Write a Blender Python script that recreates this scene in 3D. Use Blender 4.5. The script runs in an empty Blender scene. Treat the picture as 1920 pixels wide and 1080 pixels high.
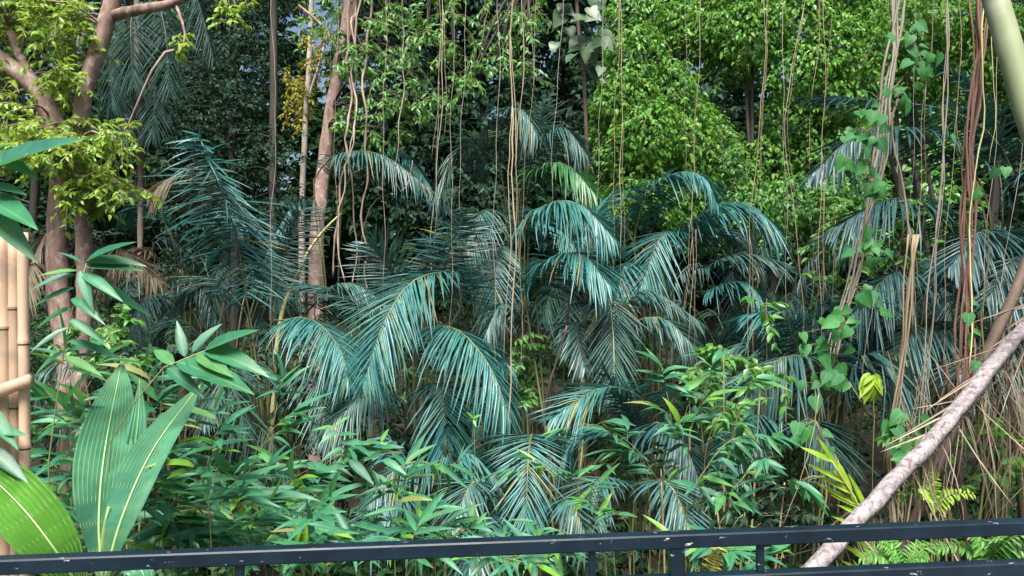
import bpy, math, random
import numpy as np
from mathutils import Matrix, Vector

# ------------------------------------------------------------------ camera, sky, sun, exposure
SC = bpy.context.scene
COL = SC.collection
EYE = 1.65
F = 1440.0                       # focal length in photo pixels (1920 wide)
cam_d = bpy.data.cameras.new("camera")
cam = bpy.data.objects.new("camera", cam_d)
COL.objects.link(cam)
cam.location = (0, 0, EYE)
cam.rotation_euler = (math.radians(90), 0, 0)
cam_d.sensor_width = 36
cam_d.lens = F / 1920 * 36
cam_d.clip_start = 0.05
cam_d.clip_end = 2000
SC.camera = cam

SUN_EL, SUN_AZ = math.radians(60), math.radians(186)      # azimuth clockwise from +Y (behind the viewer, a little to the left)
world = bpy.data.worlds.new("World")
SC.world = world
world.use_nodes = True
wn = world.node_tree
for n in list(wn.nodes):
    wn.nodes.remove(n)
w_out = wn.nodes.new("ShaderNodeOutputWorld")
w_bg = wn.nodes.new("ShaderNodeBackground")
w_sky = wn.nodes.new("ShaderNodeTexSky")
w_sky.sky_type = 'NISHITA'
w_sky.sun_disc = False
w_sky.sun_elevation = SUN_EL
w_sky.sun_rotation = SUN_AZ
w_sky.air_density = 1.0
w_sky.dust_density = 4.0
w_sky.ozone_density = 1.5
w_bg.inputs["Strength"].default_value = 0.062
wn.links.new(w_sky.outputs[0], w_bg.inputs[0])
wn.links.new(w_bg.outputs[0], w_out.inputs[0])

sun_d = bpy.data.lights.new("sun", 'SUN')
sun = bpy.data.objects.new("sun", sun_d)
COL.objects.link(sun)
sun_d.energy = 4.4
sun_d.angle = math.radians(30)
sun_d.color = (1.0, 0.96, 0.88)
_sd = Vector((math.sin(SUN_AZ) * math.cos(SUN_EL), math.cos(SUN_AZ) * math.cos(SUN_EL), math.sin(SUN_EL)))
sun.rotation_euler = _sd.to_track_quat('Z', 'Y').to_euler()
sun.location = (-4, -6, 12)

SC.view_settings.view_transform = 'Standard'
SC.view_settings.look = 'None'
SC.view_settings.gamma = 1.0
SC.view_settings.exposure = 1.45
SC.cycles.max_bounces = 6
SC.cycles.diffuse_bounces = 1
SC.cycles.glossy_bounces = 2
SC.cycles.transmission_bounces = 3
SC.cycles.transparent_max_bounces = 4

rng = np.random.default_rng(7)
random.seed(7)

# ------------------------------------------------------------------ helpers
def P(px, py, Y):
    """Point at depth Y in the direction of a photo pixel."""
    return np.array([(px - 960) / F * Y, Y, EYE + (540 - py) / F * Y])

def ground_z(x, y):
    s = min(1.0, max(0.0, (y - 2.2) / 1.6))
    base = -3.3 + 0.11 * max(0.0, y - 3) + 0.25 * math.sin(x * 0.55 + 1) * math.sin(y * 0.4)
    if y > 30: base += 0.12 * (y - 30)
    return base

def norm(v):
    v = np.asarray(v, float)
    return v / (np.linalg.norm(v, axis=-1, keepdims=True) + 1e-9)

def smooth(pts, n):
    """Catmull-Rom through pts, n samples evenly spread by length."""
    p = np.asarray(pts, float)
    if len(p) == 2:
        t = np.linspace(0, 1, n)[:, None]
        return p[0] * (1 - t) + p[1] * t
    q = np.vstack([2 * p[0] - p[1], p, 2 * p[-1] - p[-2]])
    out = []
    for i in range(1, len(q) - 2):
        a, b, c, d = q[i - 1], q[i], q[i + 1], q[i + 2]
        t = np.linspace(0, 1, 14, endpoint=False)[:, None]
        out.append(0.5 * (2 * b + (c - a) * t + (2 * a - 5 * b + 4 * c - d) * t ** 2 + (3 * b - a - 3 * c + d) * t ** 3))
    out = np.vstack(out + [p[-1:]])
    L = np.concatenate([[0], np.cumsum(np.linalg.norm(np.diff(out, axis=0), axis=1))])
    s = np.linspace(0, L[-1], n)
    return np.stack([np.interp(s, L, out[:, k]) for k in range(3)], 1)

class MB:
    """Collects vertices and faces; build() links them as one mesh object."""
    def __init__(self):
        self.v, self.f, self.n = [], [], 0
    def add(self, v, f):
        v = np.asarray(v, float)
        self.v.append(v)
        self.f.extend([tuple(int(i) + self.n for i in face) for face in f])
        self.n += len(v)
        return self
    def tube(self, pts, rad, sides=6, cap=True, wob=0.0):
        p = np.asarray(pts, float)
        n = len(p)
        r = np.broadcast_to(np.asarray(rad, float), (n,)) if np.ndim(rad) < 2 else rad
        t = norm(np.gradient(p, axis=0))
        ref = np.array([0, 0, 1.0]) if abs(t[0][2]) < 0.9 else np.array([0, 1.0, 0])
        u = norm(np.cross(ref, t[0]))
        us = []
        for i in range(n):
            u = u - t[i] * np.dot(u, t[i])
            u = u / (np.linalg.norm(u) + 1e-9)
            us.append(u)
        us = np.array(us)
        w = np.cross(t, us)
        a = np.linspace(0, 2 * np.pi, sides, endpoint=False)
        rr = r[:, None] * np.ones(sides)
        if wob:
            ph = rng.uniform(0, 6.28, 6)
            s = np.linspace(0, 1, n)[:, None]
            rr = rr * (1 + wob * (np.sin(2 * a + ph[0] + 5 * s) + 0.7 * np.sin(3 * a + ph[1] - 9 * s) + 0.5 * np.sin(5 * a + ph[2] + 17 * s))
                       + wob * 0.35 * rng.standard_normal((n, sides)))
        v = p[:, None, :] + rr[..., None] * (np.cos(a)[None, :, None] * us[:, None, :] + np.sin(a)[None, :, None] * w[:, None, :])
        f = []
        for i in range(n - 1):
            for j in range(sides):
                k = (j + 1) % sides
                f.append((i * sides + j, i * sides + k, (i + 1) * sides + k, (i + 1) * sides + j))
        if cap:
            f.append(tuple(range(sides))[::-1])
            f.append(tuple((n - 1) * sides + j for j in range(sides)))
        return self.add(v.reshape(-1, 3), f)
    def box(self, p0, p1, w, h, up=(0, 0, 1), bev=0.0):
        """Bar from p0 to p1; width w across, height h along up."""
        p0, p1 = np.asarray(p0, float), np.asarray(p1, float)
        d = norm(p1 - p0); up = np.asarray(up, float)
        s = norm(np.cross(d, up)); u = np.cross(s, d)
        prof = []
        b = bev
        for sx, sy in ((-1, -1), (1, -1), (1, 1), (-1, 1)):
            if b:
                if sx * sy > 0:
                    prof += [(sx * (w / 2), sy * (h / 2 - b)), (sx * (w / 2 - b), sy * h / 2)] if False else []
            prof.append((sx * w / 2, sy * h / 2))
        if b:
            prof = [(-w/2+b, -h/2), (w/2-b, -h/2), (w/2, -h/2+b), (w/2, h/2-b), (w/2-b, h/2), (-w/2+b, h/2), (-w/2, h/2-b), (-w/2, -h/2+b)]
        m = len(prof)
        v = [p + s * a + u * c for p in (p0, p1) for a, c in prof]
        f = [(j, (j + 1) % m, m + (j + 1) % m, m + j) for j in range(m)] + [tuple(range(m))[::-1], tuple(range(m, 2 * m))]
        return self.add(v, f)
    def build(self, name, mat, parent=None, origin=(0, 0, 0), sm=True):
        v = np.vstack(self.v) - np.asarray(origin, float)
        me = bpy.data.meshes.new(name)
        me.from_pydata(v.tolist(), [], self.f)
        if sm: me.polygons.foreach_set("use_smooth", [True] * len(me.polygons))
        return link(name, me, mat, parent)

def link(name, me, mat, parent=None, matrix=None):
    if mat is not None and len(me.materials) == 0:
        me.materials.append(mat)
    o = bpy.data.objects.new(name, me)
    COL.objects.link(o)
    if parent is not None: o.parent = parent
    if matrix is not None: o.matrix_basis = matrix
    return o

def tag(o, label, cat, group=None, kind=None):
    if label: o["label"] = label
    if cat: o["category"] = cat
    if group: o["group"] = group
    if kind: o["kind"] = kind
    return o

def thing(name, label, cat, loc, group=None):
    o = bpy.data.objects.new(name, None)
    COL.objects.link(o)
    o.location = tuple(float(x) for x in loc)
    o.empty_display_size = 0.2
    return tag(o, label, cat, group)

# ---- leaves: a base shape (length 1 along x, width 1 along y) placed by 3x4 frames
def frames(pos, d, up, L, W):
    pos = np.atleast_2d(pos); n = len(pos)
    d = norm(np.broadcast_to(d, (n, 3)))
    up = np.broadcast_to(up, (n, 3))
    y = norm(np.cross(up, d))
    z = np.cross(d, y)
    L = np.broadcast_to(L, (n,))[:, None]; W = np.broadcast_to(W, (n,))[:, None]
    return np.stack([d * L, y * W, z * L, pos], axis=2)     # n,3,4

def bake(groups, name, mat, parent=None, origin=(0, 0, 0)):
    """groups: list of (base shape, frames). One mesh with every leaf in it."""
    vs, fs, off = [], [], 0
    loops, starts = [], []
    ls = 0
    for (bv, bf), fr in groups:
        if len(fr) == 0: continue
        v = np.einsum('nij,kj->nki', fr[:, :, :3], bv) + fr[:, None, :, 3]
        n, k = v.shape[:2]
        vs.append(v.reshape(-1, 3))
        for face in bf:
            pass
        ln = [len(x) for x in bf]
        flat = np.concatenate([np.array(x) for x in bf])
        idx = (flat[None, :] + (np.arange(n) * k)[:, None] + off).ravel()
        st = np.concatenate([[0], np.cumsum(ln)[:-1]])
        starts.append((st[None, :] + (np.arange(n) * len(flat))[:, None]).ravel() + ls)
        loops.append(idx); ls += len(idx); off += n * k
    if not vs: return None
    v = np.vstack(vs) - np.asarray(origin, float)
    idx = np.concatenate(loops).astype(np.int32); st = np.concatenate(starts).astype(np.int32)
    me = bpy.data.meshes.new(name)
    me.vertices.add(len(v)); me.vertices.foreach_set("co", v.astype(np.float32).ravel())
    me.loops.add(len(idx)); me.loops.foreach_set("vertex_index", idx)
    me.polygons.add(len(st)); me.polygons.foreach_set("loop_start", st)
    me.polygons.foreach_set("use_smooth", np.ones(len(st), dtype=bool))
    me.update(calc_edges=True)
    me.validate()
    o = link(name, me, mat, parent)
    return o

def mesh_of(base, name, mat):
    me = bpy.data.meshes.new(name)
    me.from_pydata(np.asarray(base[0]).tolist(), [], base[1])
    me.polygons.foreach_set("use_smooth", [True] * len(me.polygons))
    me.materials.append(mat)
    return me

def to_matrix(fr, origin):
    m = np.eye(4); m[:3, :] = fr; m[:3, 3] -= np.asarray(origin)
    return Matrix(m.tolist())

def blade(st, hw, bend, fold, twist=0.0, asp=.5):
    """Leaf blade shape: stations st, half widths hw (of 1), downward bend, V fold."""
    v, f = [], []
    n = len(st)
    ang = 0; x = 0; z = 0
    px = 0
    for i, (s, w) in enumerate(zip(st, hw)):
        ds = s - px; px = s
        a = bend * s
        x += ds * math.cos(a); z -= ds * math.sin(a)
        w2 = w * 0.5
        tw = twist * s
        zf = fold * w2 * asp
        if w2 < 1e-4:
            v.append((x, 0, z))
        else:
            v += [(x, w2 * math.cos(tw), z + zf + asp * w2 * math.sin(tw)), (x, 0, z), (x, -w2 * math.cos(tw), z + zf - asp * w2 * math.sin(tw))]
    # index map
    idx, k = [], 0
    for w in hw:
        if w * 0.5 < 1e-4: idx.append((k, k, k)); k += 1
        else: idx.append((k, k + 1, k + 2)); k += 3
    for i in range(n - 1):
        a, b = idx[i], idx[i + 1]
        for s in (0, 1):
            q = [a[s], a[s + 1], b[s + 1], b[s]]
            q2 = []
            for e in q:
                if e not in q2: q2.append(e)
            if len(q2) > 2: f.append(tuple(q2[::-1]))
    return np.array(v), f

LEAFLETS = [blade([0, .18, .45, .75, 1], [.3, .95, 1, .7, 0], b, .7, 0, .045) for b in (.15, .45, .8, 1.2)]
DRY = [blade([0, .18, .45, .75, 1], [.5, .95, 1, .7, 0], b, .8, 0, .012) for b in (.1, .5, .9, -.3)]
LEAFLETS_LO = [blade([0, .35, 1], [.35, 1, 0], b, .5, 0, .045) for b in (.2, .6, 1.0, 1.4)]
BAMBOO = [blade([0, .06, .22, .45, .7, .88, 1], [.12, .55, .98, 1, .66, .28, 0], b, .5, tw, .2) for b, tw in ((.15, 0), (.45, .3), (.8, -.3), (1.15, .2))]
OVATE = [blade([0, .28, .62, 1], [.15, .95, .8, 0], b, .5) for b in (.2, .7)]
OVATE_LO = [blade([0, .45, 1], [0, 1, 0], b, .5) for b in (.2, .7)]
def heart(bend, fold):
    out = [(0, 0), (-.10, .22), (.0, .43), (.2, .5), (.45, .42), (.72, .22), (1.0, 0)]
    v = [(x * math.cos(bend * max(x, 0) * .5), y, fold * abs(y) * .35 - bend * max(x, 0) ** 2 * .5) for x, y in out]
    v += [(x * math.cos(bend * max(x, 0) * .5), -y, fold * abs(y) * .35 - bend * max(x, 0) ** 2 * .5) for x, y in out[1:-1]]
    m = [(.2, 0), (.45, 0), (.72, 0)]
    k = len(v)
    v += [(x * math.cos(bend * x * .5), 0, -bend * x * x * .5) for x, _ in m]
    # left 0..6, right 7..11 (mirror of 1..5), mid k..k+2
    f = [(0, 1, 2, k), (2, 3, k), (3, 4, k + 1, k), (4, 5, k + 2, k + 1), (5, 6, k + 2)]
    R = {1: 7, 2: 8, 3: 9, 4: 10, 5: 11}
    f2 = [tuple(R.get(i, i) for i in face)[::-1] for face in f]
    return np.array(v), [t[::-1] for t in f] + [t[::-1] for t in f2]
HEART = [heart(.3, .5), heart(.8, .3), heart(.1, .8)]

# ------------------------------------------------------------------ materials
def mat_new(name):
    m = bpy.data.materials.new(name)
    m.use_nodes = True
    nt = m.node_tree
    for n in list(nt.nodes): nt.nodes.remove(n)
    out = nt.nodes.new("ShaderNodeOutputMaterial")
    return m, nt, out

def N(nt, t, **kw):
    n = nt.nodes.new("ShaderNode" + t)
    for k, v in kw.items(): setattr(n, k, v)
    return n

def ramp(nt, stops):
    r = N(nt, "ValToRGB")
    el = r.color_ramp.elements
    while len(el) < len(stops): el.new(0.5)
    for e, (p, c) in zip(el, stops):
        e.position = p; e.color = (*c, 1)
    return r

def leaf_mat(name, cols, rough=0.36, trans=0.25, tcol=(0.18, 0.36, 0.04), spec=0.5, veins=False, old=None):
    m, nt, out = mat_new(name)
    geo = N(nt, "NewGeometry"); oi = N(nt, "ObjectInfo")
    add = N(nt, "Math", operation='ADD'); fr = N(nt, "Math", operation='FRACT')
    nt.links.new(geo.outputs["Random Per Island"], add.inputs[0]); nt.links.new(oi.outputs["Random"], add.inputs[1])
    nt.links.new(add.outputs[0], fr.inputs[0])
    n = len(cols)
    k_ = old or 1.0
    st_ = [(k_ * i / (n - 1) if n > 1 else 0, c) for i, c in enumerate(cols)]
    if old: st_ += [(old + .012, (.2, .19, .06)), (1.0, (.19, .13, .06))]     # a few yellowed or dead leaves
    r = ramp(nt, st_)
    nt.links.new(fr.outputs[0], r.inputs[0])
    noi = N(nt, "TexNoise"); noi.inputs["Scale"].default_value = 9.0; noi.inputs["Detail"].default_value = 4
    nt.links.new(geo.outputs["Position"], noi.inputs["Vector"])
    mr = N(nt, "MapRange"); mr.inputs["From Min"].default_value = .3; mr.inputs["From Max"].default_value = .7
    mr.inputs["To Min"].default_value = .72; mr.inputs["To Max"].default_value = 1.25
    nt.links.new(noi.outputs[0], mr.inputs[0])
    mul = N(nt, "Mix", data_type='RGBA', blend_type='MULTIPLY'); mul.inputs[0].default_value = 1
    nt.links.new(r.outputs[0], mul.inputs[6]); nt.links.new(mr.outputs[0], mul.inputs[7])
    col = mul.outputs[2]
    sp_n = N(nt, "TexNoise"); sp_n.inputs["Scale"].default_value = 38.0; sp_n.inputs["Detail"].default_value = 3
    nt.links.new(geo.outputs["Position"], sp_n.inputs["Vector"])
    sp_r = ramp(nt, [(.64, (0, 0, 0)), (.74, (.75, .75, .75))]); nt.links.new(sp_n.outputs[0], sp_r.inputs[0])
    sp_m = N(nt, "Mix", data_type='RGBA'); nt.links.new(sp_r.outputs[0], sp_m.inputs[0])
    nt.links.new(col, sp_m.inputs[6]); sp_m.inputs[7].default_value = (.2, .17, .07, 1)
    col = sp_m.outputs[2]
    bs = N(nt, "BsdfPrincipled")
    if veins:
        tc = N(nt, "TexCoord"); sp = N(nt, "SeparateXYZ"); nt.links.new(tc.outputs["Object"], sp.inputs[0])
        ab = N(nt, "Math", operation='ABSOLUTE'); nt.links.new(sp.outputs[1], ab.inputs[0])
        mid = N(nt, "MapRange"); mid.inputs["From Min"].default_value = .0; mid.inputs["From Max"].default_value = .045
        mid.inputs["To Min"].default_value = .45; mid.inputs["To Max"].default_value = 0
        nt.links.new(ab.outputs[0], mid.inputs[0])
        mx = N(nt, "Mix", data_type='RGBA'); nt.links.new(mid.outputs[0], mx.inputs[0])
        nt.links.new(col, mx.inputs[6]); mx.inputs[7].default_value = (.2, .34, .1, 1)
        col = mx.outputs[2]
        wv = N(nt, "Math", operation='SINE'); ml = N(nt, "Math", operation='MULTIPLY'); ml.inputs[1].default_value = 110
        nt.links.new(sp.outputs[1], ml.inputs[0]); nt.links.new(ml.outputs[0], wv.inputs[0])
        bp = N(nt, "Bump"); bp.inputs["Strength"].default_value = .12; bp.inputs["Distance"].default_value = .004
        nt.links.new(wv.outputs[0], bp.inputs["Height"]); nt.links.new(bp.outputs[0], bs.inputs["Normal"])
    nt.links.new(col, bs.inputs["Base Color"])
    bs.inputs["Roughness"].default_value = rough
    bs.inputs["Specular IOR Level"].default_value = spec
    rr = N(nt, "MapRange"); rr.inputs["To Min"].default_value = rough * .75; rr.inputs["To Max"].default_value = rough * 1.4
    nt.links.new(fr.outputs[0], rr.inputs[0]); nt.links.new(rr.outputs[0], bs.inputs["Roughness"])
    tr = N(nt, "BsdfTranslucent")
    tm = N(nt, "Mix", data_type='RGBA'); tm.inputs[0].default_value = .5
    nt.links.new(col, tm.inputs[6]); tm.inputs[7].default_value = (*tcol, 1)
    nt.links.new(tm.outputs[2], tr.inputs[0])
    mix = N(nt, "MixShader"); mix.inputs[0].default_value = trans
    nt.links.new(bs.outputs[0], mix.inputs[1]); nt.links.new(tr.outputs[0], mix.inputs[2])
    nt.links.new(mix.outputs[0], out.inputs[0])
    return m

def bark_mat(name, c1, c2, scale=6, rough=.85, stretch=.25, spots=None, bump=.5, ring=0):
    m, nt, out = mat_new(name)
    tc = N(nt, "TexCoord"); oi = N(nt, "ObjectInfo")
    mp = N(nt, "Mapping"); mp.inputs["Scale"].default_value = (1, 1, stretch)
    av = N(nt, "VectorMath", operation='ADD')
    nt.links.new(tc.outputs["Object"], av.inputs[0]); nt.links.new(oi.outputs["Random"], av.inputs[1])
    nt.links.new(av.outputs[0], mp.inputs[0])
    n1 = N(nt, "TexNoise"); n1.inputs["Scale"].default_value = scale; n1.inputs["Detail"].default_value = 8; n1.inputs["Roughness"].default_value = .65
    nt.links.new(mp.outputs[0], n1.inputs[0])
    r = ramp(nt, [(.3, c1), (.68, c2)])
    nt.links.new(n1.outputs[0], r.inputs[0])
    col = r.outputs[0]
    if spots:
        n2 = N(nt, "TexNoise"); n2.inputs["Scale"].default_value = scale * .9; n2.inputs["Detail"].default_value = 5
        nt.links.new(tc.outputs["Object"], n2.inputs[0])
        r2 = ramp(nt, [(.55, (0, 0, 0)), (.68, (1, 1, 1))]); nt.links.new(n2.outputs[0], r2.inputs[0])
        mx = N(nt, "Mix", data_type='RGBA'); nt.links.new(r2.outputs[0], mx.inputs[0])
        nt.links.new(col, mx.inputs[6]); mx.inputs[7].default_value = (*spots, 1); col = mx.outputs[2]
    ov = N(nt, "HueSaturation"); mr = N(nt, "MapRange"); mr.inputs["To Min"].default_value = .75; mr.inputs["To Max"].default_value = 1.25
    nt.links.new(oi.outputs["Random"], mr.inputs[0]); nt.links.new(mr.outputs[0], ov.inputs["Value"]); nt.links.new(col, ov.inputs["Color"])
    bs = N(nt, "BsdfPrincipled"); bs.inputs["Roughness"].default_value = rough
    nt.links.new(ov.outputs[0], bs.inputs["Base Color"])
    bp = N(nt, "Bump"); bp.inputs["Strength"].default_value = bump; bp.inputs["Distance"].default_value = .02
    nt.links.new(n1.outputs[0], bp.inputs["Height"]); nt.links.new(bp.outputs[0], bs.inputs["Normal"])
    nt.links.new(bs.outputs[0], out.inputs[0])
    return m

M = {}
M['palm'] = leaf_mat('palm_leaf', [(.028, .13, .14), (.036, .165, .17), (.04, .165, .15), (.05, .155, .11), (.03, .14, .155)], .38, .15, (.05, .29, .22), .5, old=.972)
M['palm_green'] = leaf_mat('palm_leaf_green', [(.035, .13, .06), (.05, .18, .07), (.07, .2, .06)], .36, .22, (.1, .34, .06), .6)
M['palm_grey'] = leaf_mat('palm_leaf_grey', [(.036, .105, .105), (.045, .125, .125), (.065, .12, .085), (.032, .105, .1), (.05, .135, .14)], .4, .14, (.08, .24, .14), .5, old=.95)
M['palm_shade'] = leaf_mat('palm_leaf_shade', [(.014, .05, .042), (.02, .06, .05), (.024, .065, .045)], .5, .1, (.05, .16, .09), .2)  # midground shade put into a darker leaf colour for filler and slender palms
M['palm_blue'] = leaf_mat('palm_leaf_blue', [(.018, .062, .066), (.024, .075, .085), (.026, .085, .078)], .4, .1, (.05, .2, .12), .42)
M['dry'] = leaf_mat('dry_frond', [(.24, .19, .15), (.36, .3, .24), (.18, .13, .1), (.42, .36, .28)], .75, .12, (.3, .24, .16), .2)
M['dry_dark'] = leaf_mat('dry_frond_dark', [(.17, .12, .085), (.25, .19, .12), (.12, .1, .07), (.16, .16, .1)], .7, .15, (.3, .2, .1), .3)
M['bamboo'] = leaf_mat('bamboo_leaf', [(.022, .12, .07), (.035, .17, .08), (.045, .2, .11), (.03, .145, .095), (.08, .25, .05)], .4, .28, (.15, .48, .1), .42, veins=True, old=.975)
M['bamboo_lime'] = leaf_mat('bamboo_leaf_lime', [(.12, .3, .03), (.17, .36, .04)], .4, .35, (.3, .6, .04), .5, veins=True)
M['heart'] = leaf_mat('heart_leaf', [(.03, .15, .04), (.045, .2, .05), (.04, .16, .07)], .5, .3, (.14, .45, .05), .3, veins=True)
M['lime'] = leaf_mat('lime_leaf', [(.2, .36, .03), (.27, .44, .04), (.33, .44, .05)], .4, .4, (.35, .6, .03), .4, veins=True)
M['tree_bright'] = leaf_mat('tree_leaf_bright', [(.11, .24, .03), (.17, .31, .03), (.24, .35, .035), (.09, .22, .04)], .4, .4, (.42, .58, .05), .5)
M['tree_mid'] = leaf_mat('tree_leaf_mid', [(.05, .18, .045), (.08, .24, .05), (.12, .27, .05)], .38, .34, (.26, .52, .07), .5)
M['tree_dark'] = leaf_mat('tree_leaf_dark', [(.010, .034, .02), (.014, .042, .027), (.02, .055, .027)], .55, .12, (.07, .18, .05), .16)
M['creeper'] = leaf_mat('creeper_leaf', [(.035, .15, .025), (.06, .21, .028), (.09, .26, .03), (.17, .31, .03), (.03, .13, .03)], .42, .34, (.26, .5, .05), .35)
M['yellow'] = leaf_mat('yellow_leaf', [(.25, .24, .03), (.34, .28, .03), (.18, .22, .04)], .45, .4, (.5, .42, .04), .4)
M['big_round'] = leaf_mat('broad_leaf', [(.03, .08, .04), (.05, .11, .05), (.07, .13, .06)], .4, .25, (.2, .34, .08), .5)
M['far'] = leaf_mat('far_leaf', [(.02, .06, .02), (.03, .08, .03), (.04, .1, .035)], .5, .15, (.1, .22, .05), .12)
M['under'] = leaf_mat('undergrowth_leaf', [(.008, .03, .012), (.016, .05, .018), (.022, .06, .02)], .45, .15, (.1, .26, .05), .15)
M['fern'] = leaf_mat('fern_leaf', [(.06, .2, .03), (.09, .25, .03), (.05, .17, .04)], .42, .35, (.24, .5, .04), .45)
M['coco'] = leaf_mat('coconut_leaf', [(.09, .3, .19), (.1, .31, .18)], .36, .28, (.2, .5, .06), .5)
M['coco_lime'] = leaf_mat('coconut_leaf_lime', [(.09, .27, .04), (.1, .29, .04)], .36, .32, (.3, .55, .04), .5)
M['rib_yellow'] = bark_mat('yellow_rib', (.22, .42, .17), (.34, .48, .17), 8, .5, .2, None, .1)
M['rachis_mid'] = bark_mat('frond_rachis_yellowish', (.06, .08, .03), (.18, .18, .07), 5, .5, .3, None, .15)
M['rachis'] = bark_mat('frond_rachis', (.016, .026, .012), (.055, .065, .026), 5, .5, .3, None, .15)
M['rachis_pale'] = bark_mat('pale_rachis', (.42, .42, .2), (.55, .5, .25), 5, .5, .3, None, .15)
M['petiole_brown'] = bark_mat('brown_petiole', (.032, .02, .015), (.09, .058, .042), 9, .7, .2)
M['bark_red'] = bark_mat('reddish_bark', (.14, .08, .066), (.38, .26, .22), 9, .8, .45, (.42, .36, .32), .9)
M['bark_grey'] = bark_mat('grey_brown_bark', (.13, .085, .065), (.25, .18, .14), 6, .85, .35, (.2, .19, .16))
M['bark_dark'] = bark_mat('dark_bark', (.02, .018, .016), (.06, .05, .04), 6)
M['bark_pale'] = bark_mat('pale_bark', (.3, .25, .22), (.42, .37, .34), 6, .8, .4)
M['root'] = bark_mat('aerial_root', (.2, .145, .09), (.36, .28, .19), 14, .7, .1, None, .3)
M['root_red'] = bark_mat('red_aerial_root', (.12, .06, .045), (.27, .15, .11), 14, .7, .1, None, .3)
M['liana'] = bark_mat('liana_bark', (.2, .135, .11), (.36, .27, .22), 12, .75, .3, None, .4)
M['root_grey'] = bark_mat('grey_aerial_root', (.2, .17, .14), (.34, .3, .25), 14, .7, .1, None, .3)
M['twig'] = bark_mat('twig', (.14, .12, .06), (.28, .22, .12), 14, .7, .3, None, .2)
M['stem_green'] = bark_mat('bamboo_stem', (.08, .11, .035), (.22, .2, .085), 10, .5, .2, None, .1)
M['culm_green'] = bark_mat('green_culm', (.19, .25, .13), (.3, .35, .19), 2.5, .5, .25, (.36, .38, .26), .08)
M['culm_tan'] = bark_mat('tan_culm', (.36, .23, .15), (.6, .45, .32), 7, .55, .1, (.3, .22, .17), .25)
M['dead_trunk'] = bark_mat('dead_palm_bark', (.075, .06, .065), (.32, .285, .3), 24, .88, .6, (.09, .07, .07), 1.0)
M['soil'] = bark_mat('forest_soil', (.006, .005, .0035), (.018, .014, .009), 1.5, .95, 1, (.05, .06, .02), .8)

def rail_mat():
    m, nt, out = mat_new('navy_paint')
    tc = N(nt, "TexCoord")
    n1 = N(nt, "TexNoise"); n1.inputs["Scale"].default_value = 55; n1.inputs["Detail"].default_value = 6; n1.inputs["Roughness"].default_value = .7
    mp = N(nt, "Mapping"); mp.inputs["Scale"].default_value = (.35, 1, 1)
    nt.links.new(tc.outputs["Object"], mp.inputs[0]); nt.links.new(mp.outputs[0], n1.inputs[0])
    r = ramp(nt, [(.655, (0, 0, 0)), (.70, (1, 1, 1))]); nt.links.new(n1.outputs[0], r.inputs[0])
    n2 = N(nt, "TexNoise"); n2.inputs["Scale"].default_value = 9; n2.inputs["Detail"].default_value = 6
    nt.links.new(tc.outputs["Object"], n2.inputs[0])
    base = ramp(nt, [(.3, (.0015, .007, .015)), (.7, (.004, .014, .026))]); nt.links.new(n2.outputs[0], base.inputs[0])
    mx = N(nt, "Mix", data_type='RGBA'); nt.links.new(r.outputs[0], mx.inputs[0])
    nt.links.new(base.outputs[0], mx.inputs[6]); mx.inputs[7].default_value = (.45, .47, .48, 1)
    bs = N(nt, "BsdfPrincipled"); nt.links.new(mx.outputs[2], bs.inputs["Base Color"]); bs.inputs["Specular IOR Level"].default_value = .28
    rr = N(nt, "MapRange"); rr.inputs["To Min"].default_value = .25; rr.inputs["To Max"].default_value = .55
    nt.links.new(n2.outputs[0], rr.inputs[0]); nt.links.new(rr.outputs[0], bs.inputs["Roughness"])
    bp = N(nt, "Bump"); bp.inputs["Strength"].default_value = .25; bp.inputs["Distance"].default_value = .002
    nt.links.new(n1.outputs[0], bp.inputs["Height"]); nt.links.new(bp.outputs[0], bs.inputs["Normal"])
    nt.links.new(bs.outputs[0], out.inputs[0])
    return m
M['rail'] = rail_mat()
M['weld'] = bark_mat('rusty_weld', (.05, .028, .018), (.14, .08, .05), 60, .8, 1, None, .4)
M['concrete'] = bark_mat('deck_concrete', (.25, .24, .22), (.36, .35, .33), 5, .9, 1, None, .3)

# ------------------------------------------------------------------ the setting: ground, walkway
def build_ground():
    xs = np.concatenate([np.linspace(-300, -22, 14), np.linspace(-20, 20, 81), np.linspace(22, 300, 14)])
    ys = np.concatenate([np.linspace(-200, -2, 10), np.linspace(0, 40, 81), np.linspace(44, 500, 16)])
    v = []
    for y in ys:
        for x in xs:
            z = ground_z(x, min(y, 60)) + (0.06 * rng.standard_normal() if abs(x) < 20 and 0 < y < 40 else 0)
            v.append((x, y, z))
    nx = len(xs)
    f = [(j * nx + i, j * nx + i + 1, (j + 1) * nx + i + 1, (j + 1) * nx + i) for j in range(len(ys) - 1) for i in range(nx - 1)]
    o = MB().add(v, f).build('ground', M['soil'])
    tag(o, 'dark forest soil sloping away below the walkway', 'ground', kind='structure')
build_ground()
wk = MB().box((-6, 1.05, -.12), (6, 1.05, -.12), 2.9, .24, bev=.02).build('walkway', M['concrete'], sm=False)
tag(wk, 'concrete walkway deck behind the railing', 'walkway', kind='structure')

# ------------------------------------------------------------------ railing
def rail_pt(px, drop):
    """Point on the rail's line (a little nearer on the left) seen at pixel column px, drop below the eye."""
    Y0, slope = 2.150, 0.100         # Y = Y0 + slope * x
    k = (px - 960) / F
    Y = Y0 / (1 - slope * k)
    return np.array([k * Y, Y, EYE - drop])

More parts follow.
